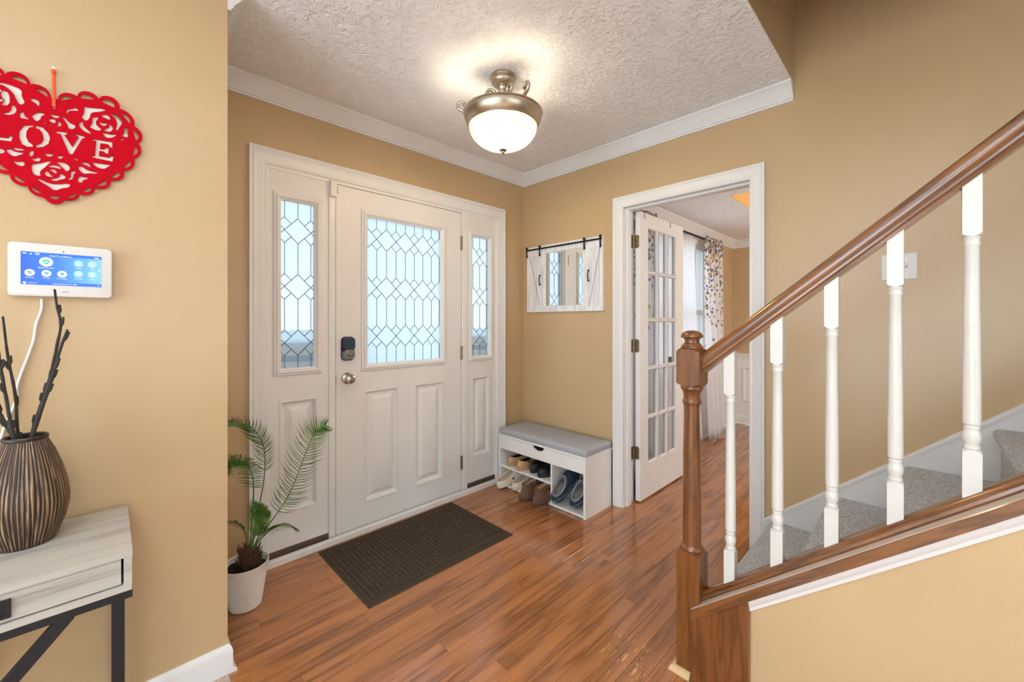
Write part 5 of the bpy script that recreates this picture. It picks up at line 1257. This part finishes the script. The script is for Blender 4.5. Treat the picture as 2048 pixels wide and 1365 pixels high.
stroke([(0.0715, 0.0085), (0.0745, 0.0045), (0.0715, 0.0005)], 0.0006, M['icon'])
say('Ready To Arm/Disarm', -0.004, 0.0375, 0.0045); say('11:38 AM February 15, 2024', 0.003, -0.0408, 0.0042); say('Sunny 47 F', -0.056, -0.0405, 0.0035)
stroke([(-0.0735, 0.0415), (-0.0705, 0.0385), (-0.0675, 0.0415)], 0.0008, M['icon']); stroke([(-0.062, 0.0385), (-0.058, 0.0385), (-0.058, 0.0415)], 0.0007, M['icon']); stroke([(-0.051, 0.0382), (-0.0445, 0.0382), (-0.0445, 0.0418), (-0.051, 0.0418), (-0.051, 0.0382)], 0.0005, M['icon'])
disc(-0.0705, -0.0405, 0.0030, M['icon']); stroke([(0.063, 0.0395), (0.072, 0.0395)], 0.0010, M['icon']); stroke([(0.069, -0.0405), (0.073, -0.0405)], 0.0012, M['iconpale'])
M['logo'] = plain('grey_logo_print', C(130, 126, 122), 0.4)
say('ADT', 0.006, -0.0600, 0.0075, M['logo'], sp0, -0.0247)
M['ledg'] = emit('green_led', C(214, 246, 120), 0.9)
for x, m_ in ((-0.0085, M['ledg']), (0.010, M['ledg']), (0.0012, M['black'])):
    bm = BM(); add_lathe(bm, [(0.0017, 0), (0.0014, 0.0006)], (x, -0.0245, 0.0545), 10, RY); obj('indicator', bm, m_, sp0)
cdp = [(-0.131, 1.744, 1.312), (-0.132, 1.744, 1.282), (-0.142, 1.744, 1.240), (-0.146, 1.744, 1.199), (-0.157, 1.744, 1.151), (-0.175, 1.744, 1.077), (-0.177, 1.744, 1.036), (-0.190, 1.744, 0.99), (-0.203, 1.743, 0.933), (-0.212, 1.743, 0.80), (-0.215, 1.743, 0.70), (-0.216, 1.743, 0.5), (-0.22, 1.743, 0.30)]
bm = BM(); add_tube(bm, bez(cdp, 70), 0.0035, 8); tag(obj('power_cord', bm, M['plastic'], smooth=60), 'white cord running down the wall from the security panel', 'cord')

# ================================================================== CONSOLE TABLE
TXR, TXL, TYF, TYB = 0.044, -0.92, 1.385, 1.728
ct = empty('console_table', ((TXR + TXL) / 2, (TYF + TYB) / 2, 0)); tag(ct, 'grey wood console table with black metal legs against the heart wall', 'table')
def tb(name, x0, x1, y0, y1, z0, z1, mat, parent=None, bev=0.0012):
    bm = BM(); add_box(bm, x0, x1, y0, y1, z0, z1); o = obj(name, bm, mat, None, bevel=bev, seg=1)
    if parent is None: local(o, ct)
    else: o.parent = parent; o.matrix_parent_inverse = Matrix.Translation(-ct.location)
    return o
tb('top', TXL, TXR, TYF, TYB, 0.668, 0.684, M['greywood'])
tb('end_panel', TXR - 0.016, TXR - 0.001, TYF + 0.001, TYB, 0.600, 0.668, M['greywood']); tb('end_panel', TXL + 0.001, TXL + 0.016, TYF + 0.001, TYB, 0.600, 0.668, M['greywood'])
tb('bottom_panel', TXL + 0.001, TXR - 0.001, TYF + 0.001, TYB, 0.585, 0.600, M['greywood']); tb('back_panel', TXL + 0.016, TXR - 0.016, TYB - 0.012, TYB, 0.600, 0.668, M['greywood'])
tb('middle_panel', -0.432, -0.416, TYF + 0.001, TYB - 0.012, 0.600, 0.668, M['greywood'])
for a, b in ((-0.413, 0.026), (-0.900, -0.435)):
    d = tb('drawer', a + 0.0025, b - 0.0025, TYF + 0.006, TYB - 0.03, 0.6035, 0.6655, M['greywood'])
    xc = (a + b) / 2
    bm = BM(); lo = []
    for i, yv in ((0, TYF + 0.006), (0, TYF + 0.001), (0.007, TYF + 0.001), (0.008, TYF + 0.0045)):
        lo.append([(u, yv, v) for u, v in ((xc - 0.045 + i, 0.612 + i), (xc + 0.045 - i, 0.612 + i), (xc + 0.045 - i, 0.652 - i), (xc - 0.045 + i, 0.652 - i))])
    add_loops(bm, lo, False, True); o = obj('handle', bm, M['black']); o.parent = d; o.matrix_parent_inverse = Matrix.Identity(4)
tb('frame_rail', TXL, TXR, TYF + 0.002, TYF + 0.024, 0.566, 0.585, M['black']); tb('frame_rail', TXL, TXR, TYB - 0.024, TYB, 0.566, 0.585, M['black'])
tb('frame_rail', TXR - 0.034, TXR - 0.012, TYF + 0.02, TYB - 0.02, 0.566, 0.585, M['black'])
for x in (TXR - 0.036, TXL + 0.014):
    for y in (TYF + 0.003, TYB - 0.024): tb('leg', x, x + 0.022, y, y + 0.021, 0.0, 0.566, M['black'])
for x0, x1 in ((-0.065, -0.285), (-0.285, -0.065)):
    bm = BM(); w = 0.013
    dv = Vector((x1 - x0, 0.31 - 0.570)).normalized(); nn = Vector((-dv.y, dv.x)) * w
    add_prism(bm, [(x0 - nn.x, 0.570 - nn.y), (x1 - nn.x, 0.31 - nn.y), (x1 + nn.x, 0.31 + nn.y), (x0 + nn.x, 0.570 + nn.y)], 'y', TYF + 0.004, TYF + 0.022); local(obj('cross_brace', bm, M['black']), ct)
tb('stretcher', TXL + 0.014, TXR - 0.014, TYF + 0.003, TYF + 0.024, 0.295, 0.315, M['black'])

# ---- vase and twigs
def vase_mat():
    t = NT('carved_streaked_wood'); co = t.obco(); s = t.n('ShaderNodeSeparateXYZ'); t.l(co, s.inputs[0])
    ang = t.math('ARCTAN2', s.outputs[1], s.outputs[0])
    c = t.n('ShaderNodeCombineXYZ'); t.l(t.math('MULTIPLY', ang, 14.0), c.inputs[0]); t.l(t.math('MULTIPLY', s.outputs[2], 9.0), c.inputs[1])
    n1 = t.noise(c.outputs[0], 1.0, 2, 0.5, 0.4).outputs[0]
    strip = t.math('PINGPONG', t.math('ADD', t.math('MULTIPLY', ang, 58 / (2 * math.pi)), t.math('MULTIPLY', n1, 1.3)), 0.5)
    f = t.math('ADD', t.math('MULTIPLY', strip, 1.5), t.math('MULTIPLY', t.math('SUBTRACT', n1, 0.5), 1.0))
    t.l(t.ramp(f, [(0.18, C(40, 28, 22)), (0.40, C(78, 54, 38)), (0.62, C(140, 112, 82)), (0.85, C(176, 146, 110))]), t.b.inputs['Base Color'])
    t.set(0.42); t.bump(strip, 0.9, 0.006); return t.m
M['vase'] = vase_mat(); M['vaserim'] = plain('dark_vase_rim', C(48, 32, 26), 0.35)
vs = empty('vase', (-0.150, 1.620, 0.684)); tag(vs, 'dark brown vase with tan vertical streaks on the console table', 'vase')
bm = BM(); add_lathe(bm, [(0.048, 0), (0.054, 0.003), (0.060, 0.018), (0.071, 0.05), (0.078, 0.085), (0.079, 0.110), (0.075, 0.145), (0.065, 0.190), (0.052, 0.232), (0.041, 0.258), (0.0385, 0.266)], seg=64, cap1=False); obj('body', bm, M['vase'], vs, smooth=60)
bm = BM(); add_lathe(bm, [(0.0385, 0.262), (0.041, 0.266), (0.041, 0.271), (0.038, 0.274), (0.034, 0.271), (0.033, 0.24), (0.040, 0.20), (0.036, 0.19), (0.002, 0.19)], seg=40, cap0=False); obj('rim', bm, M['vaserim'], vs, smooth=50)
M['twig'] = plain('black_twig', C(46, 42, 38), 0.8, vary=0.2, vscale=80)
def twig(label, pts, r=0.0042, seed=0, knots=4):
    rr_ = random.Random(seed); path = bez(pts, 30); b0 = path[0].copy(); bm = BM()
    rad = [r * (1.12 - 0.5 * k / 30) * rr_.uniform(0.9, 1.12) for k in range(31)]
    add_tube(bm, [p - b0 for p in path], rad, 7)
    for k in range(knots):
        i = rr_.randint(4, 27); p = path[i] - b0; d = (path[i + 1] - path[i]).normalized(); s = Vector((rr_.uniform(-1, 1), rr_.uniform(-0.4, 0.4), 0.2)).normalized()
        add_tube(bm, [p, p + s * 0.004 + d * 0.006, p + s * 0.006 + d * 0.022], [r * 0.9, r * 0.85, r * 0.6], 6)
    tag(obj('twig', bm, M['twig'], None, smooth=50, loc=b0), label, 'twig', 'twigs in the vase')
twig('tallest black twig crossing the lower edge of the security panel', [(-0.152, 1.615, 0.88), (-0.137, 1.618, 0.962), (-0.122, 1.62, 1.03), (-0.108, 1.62, 1.10), (-0.095, 1.62, 1.19), (-0.089, 1.62, 1.243), (-0.096, 1.62, 1.29), (-0.100, 1.62, 1.335)], 0.0040, 1)
twig('black twig leaning furthest right with a forked tip', [(-0.156, 1.610, 0.88), (-0.136, 1.605, 0.962), (-0.120, 1.60, 1.03), (-0.104, 1.60, 1.10), (-0.088, 1.60, 1.18), (-0.076, 1.60, 1.228)], 0.0044, 2, 6)
twig('short black twig at the right of the vase mouth', [(-0.150, 1.625, 0.88), (-0.140, 1.63, 0.955), (-0.122, 1.63, 1.04), (-0.104, 1.632, 1.12), (-0.099, 1.632, 1.145)], 0.0046, 3, 5)
twig('black twig rising steeply left of the white cord', [(-0.148, 1.625, 0.88), (-0.163, 1.63, 0.96), (-0.168, 1.635, 1.06), (-0.180, 1.635, 1.16), (-0.188, 1.635, 1.262)], 0.0036, 4)
twig('black twig at the left edge of the picture', [(-0.146, 1.615, 0.88), (-0.168, 1.61, 0.96), (-0.180, 1.61, 1.06), (-0.190, 1.61, 1.15), (-0.196, 1.61, 1.235)], 0.0040, 5)
twig('short black twig leaning out to the left over the vase', [(-0.142, 1.620, 0.88), (-0.172, 1.62, 0.965), (-0.194, 1.618, 1.03), (-0.214, 1.615, 1.10)], 0.0046, 6, 5)

# ================================================================== OUTSIDE THE FRONT DOOR
M['concrete'] = plain('pale_porch_concrete', C(214, 210, 204), 0.9, vary=0.06)
M['lawn'] = plain('pale_lawn', C(222, 224, 212), 0.95, vary=0.15, vscale=3)
tag(box('porch_slab', -1.5, 4.2, 2.50, 4.6, -0.16, -0.02, M['concrete']), 'pale concrete porch outside the front door', 'porch')
tag(box('ground', -40, 50, 1.83, 70, -0.40, -0.17, M['lawn']), 'pale ground outside the windows', 'ground', kind='structure')
M['canvas'] = plain('tan_canvas', C(206, 186, 152), 0.9, vary=0.08); M['navyband'] = plain('navy_band', C(44, 66, 92), 0.8)
M['greyrim'] = plain('pale_grey_rim', C(196, 200, 206), 0.6)
for i, (x, y, lab) in enumerate(((0.890, 2.93, 'tan porch tub with a navy band seen through the left sidelight'), (2.455, 2.93, 'tan porch tub with a navy band seen through the right sidelight'))):
    e = empty('porch_tub', (x, y, -0.02)); tag(e, lab, 'tub', 'porch tubs')
    bm = BM(); add_lathe(bm, [(0.10, 0), (0.12, 0.01), (0.16, 0.6), (0.185, 1.10), (0.175, 1.115), (0.165, 1.10)], seg=32, cap1=False); obj('tub_body', bm, M['canvas'], e, smooth=40)
    bm = BM(); add_lathe(bm, [(0.1815, 1.018), (0.1835, 1.018), (0.1865, 1.056), (0.184, 1.056)], seg=32, cap0=False, cap1=False); obj('band', bm, M['navyband'], e, smooth=40)
    bm = BM(); add_lathe(bm, [(0.186, 1.10), (0.189, 1.118), (0.186, 1.135), (0.17, 1.137), (0.002, 1.136)], seg=32, cap0=False); obj('rim', bm, M['greyrim'], e, smooth=40)
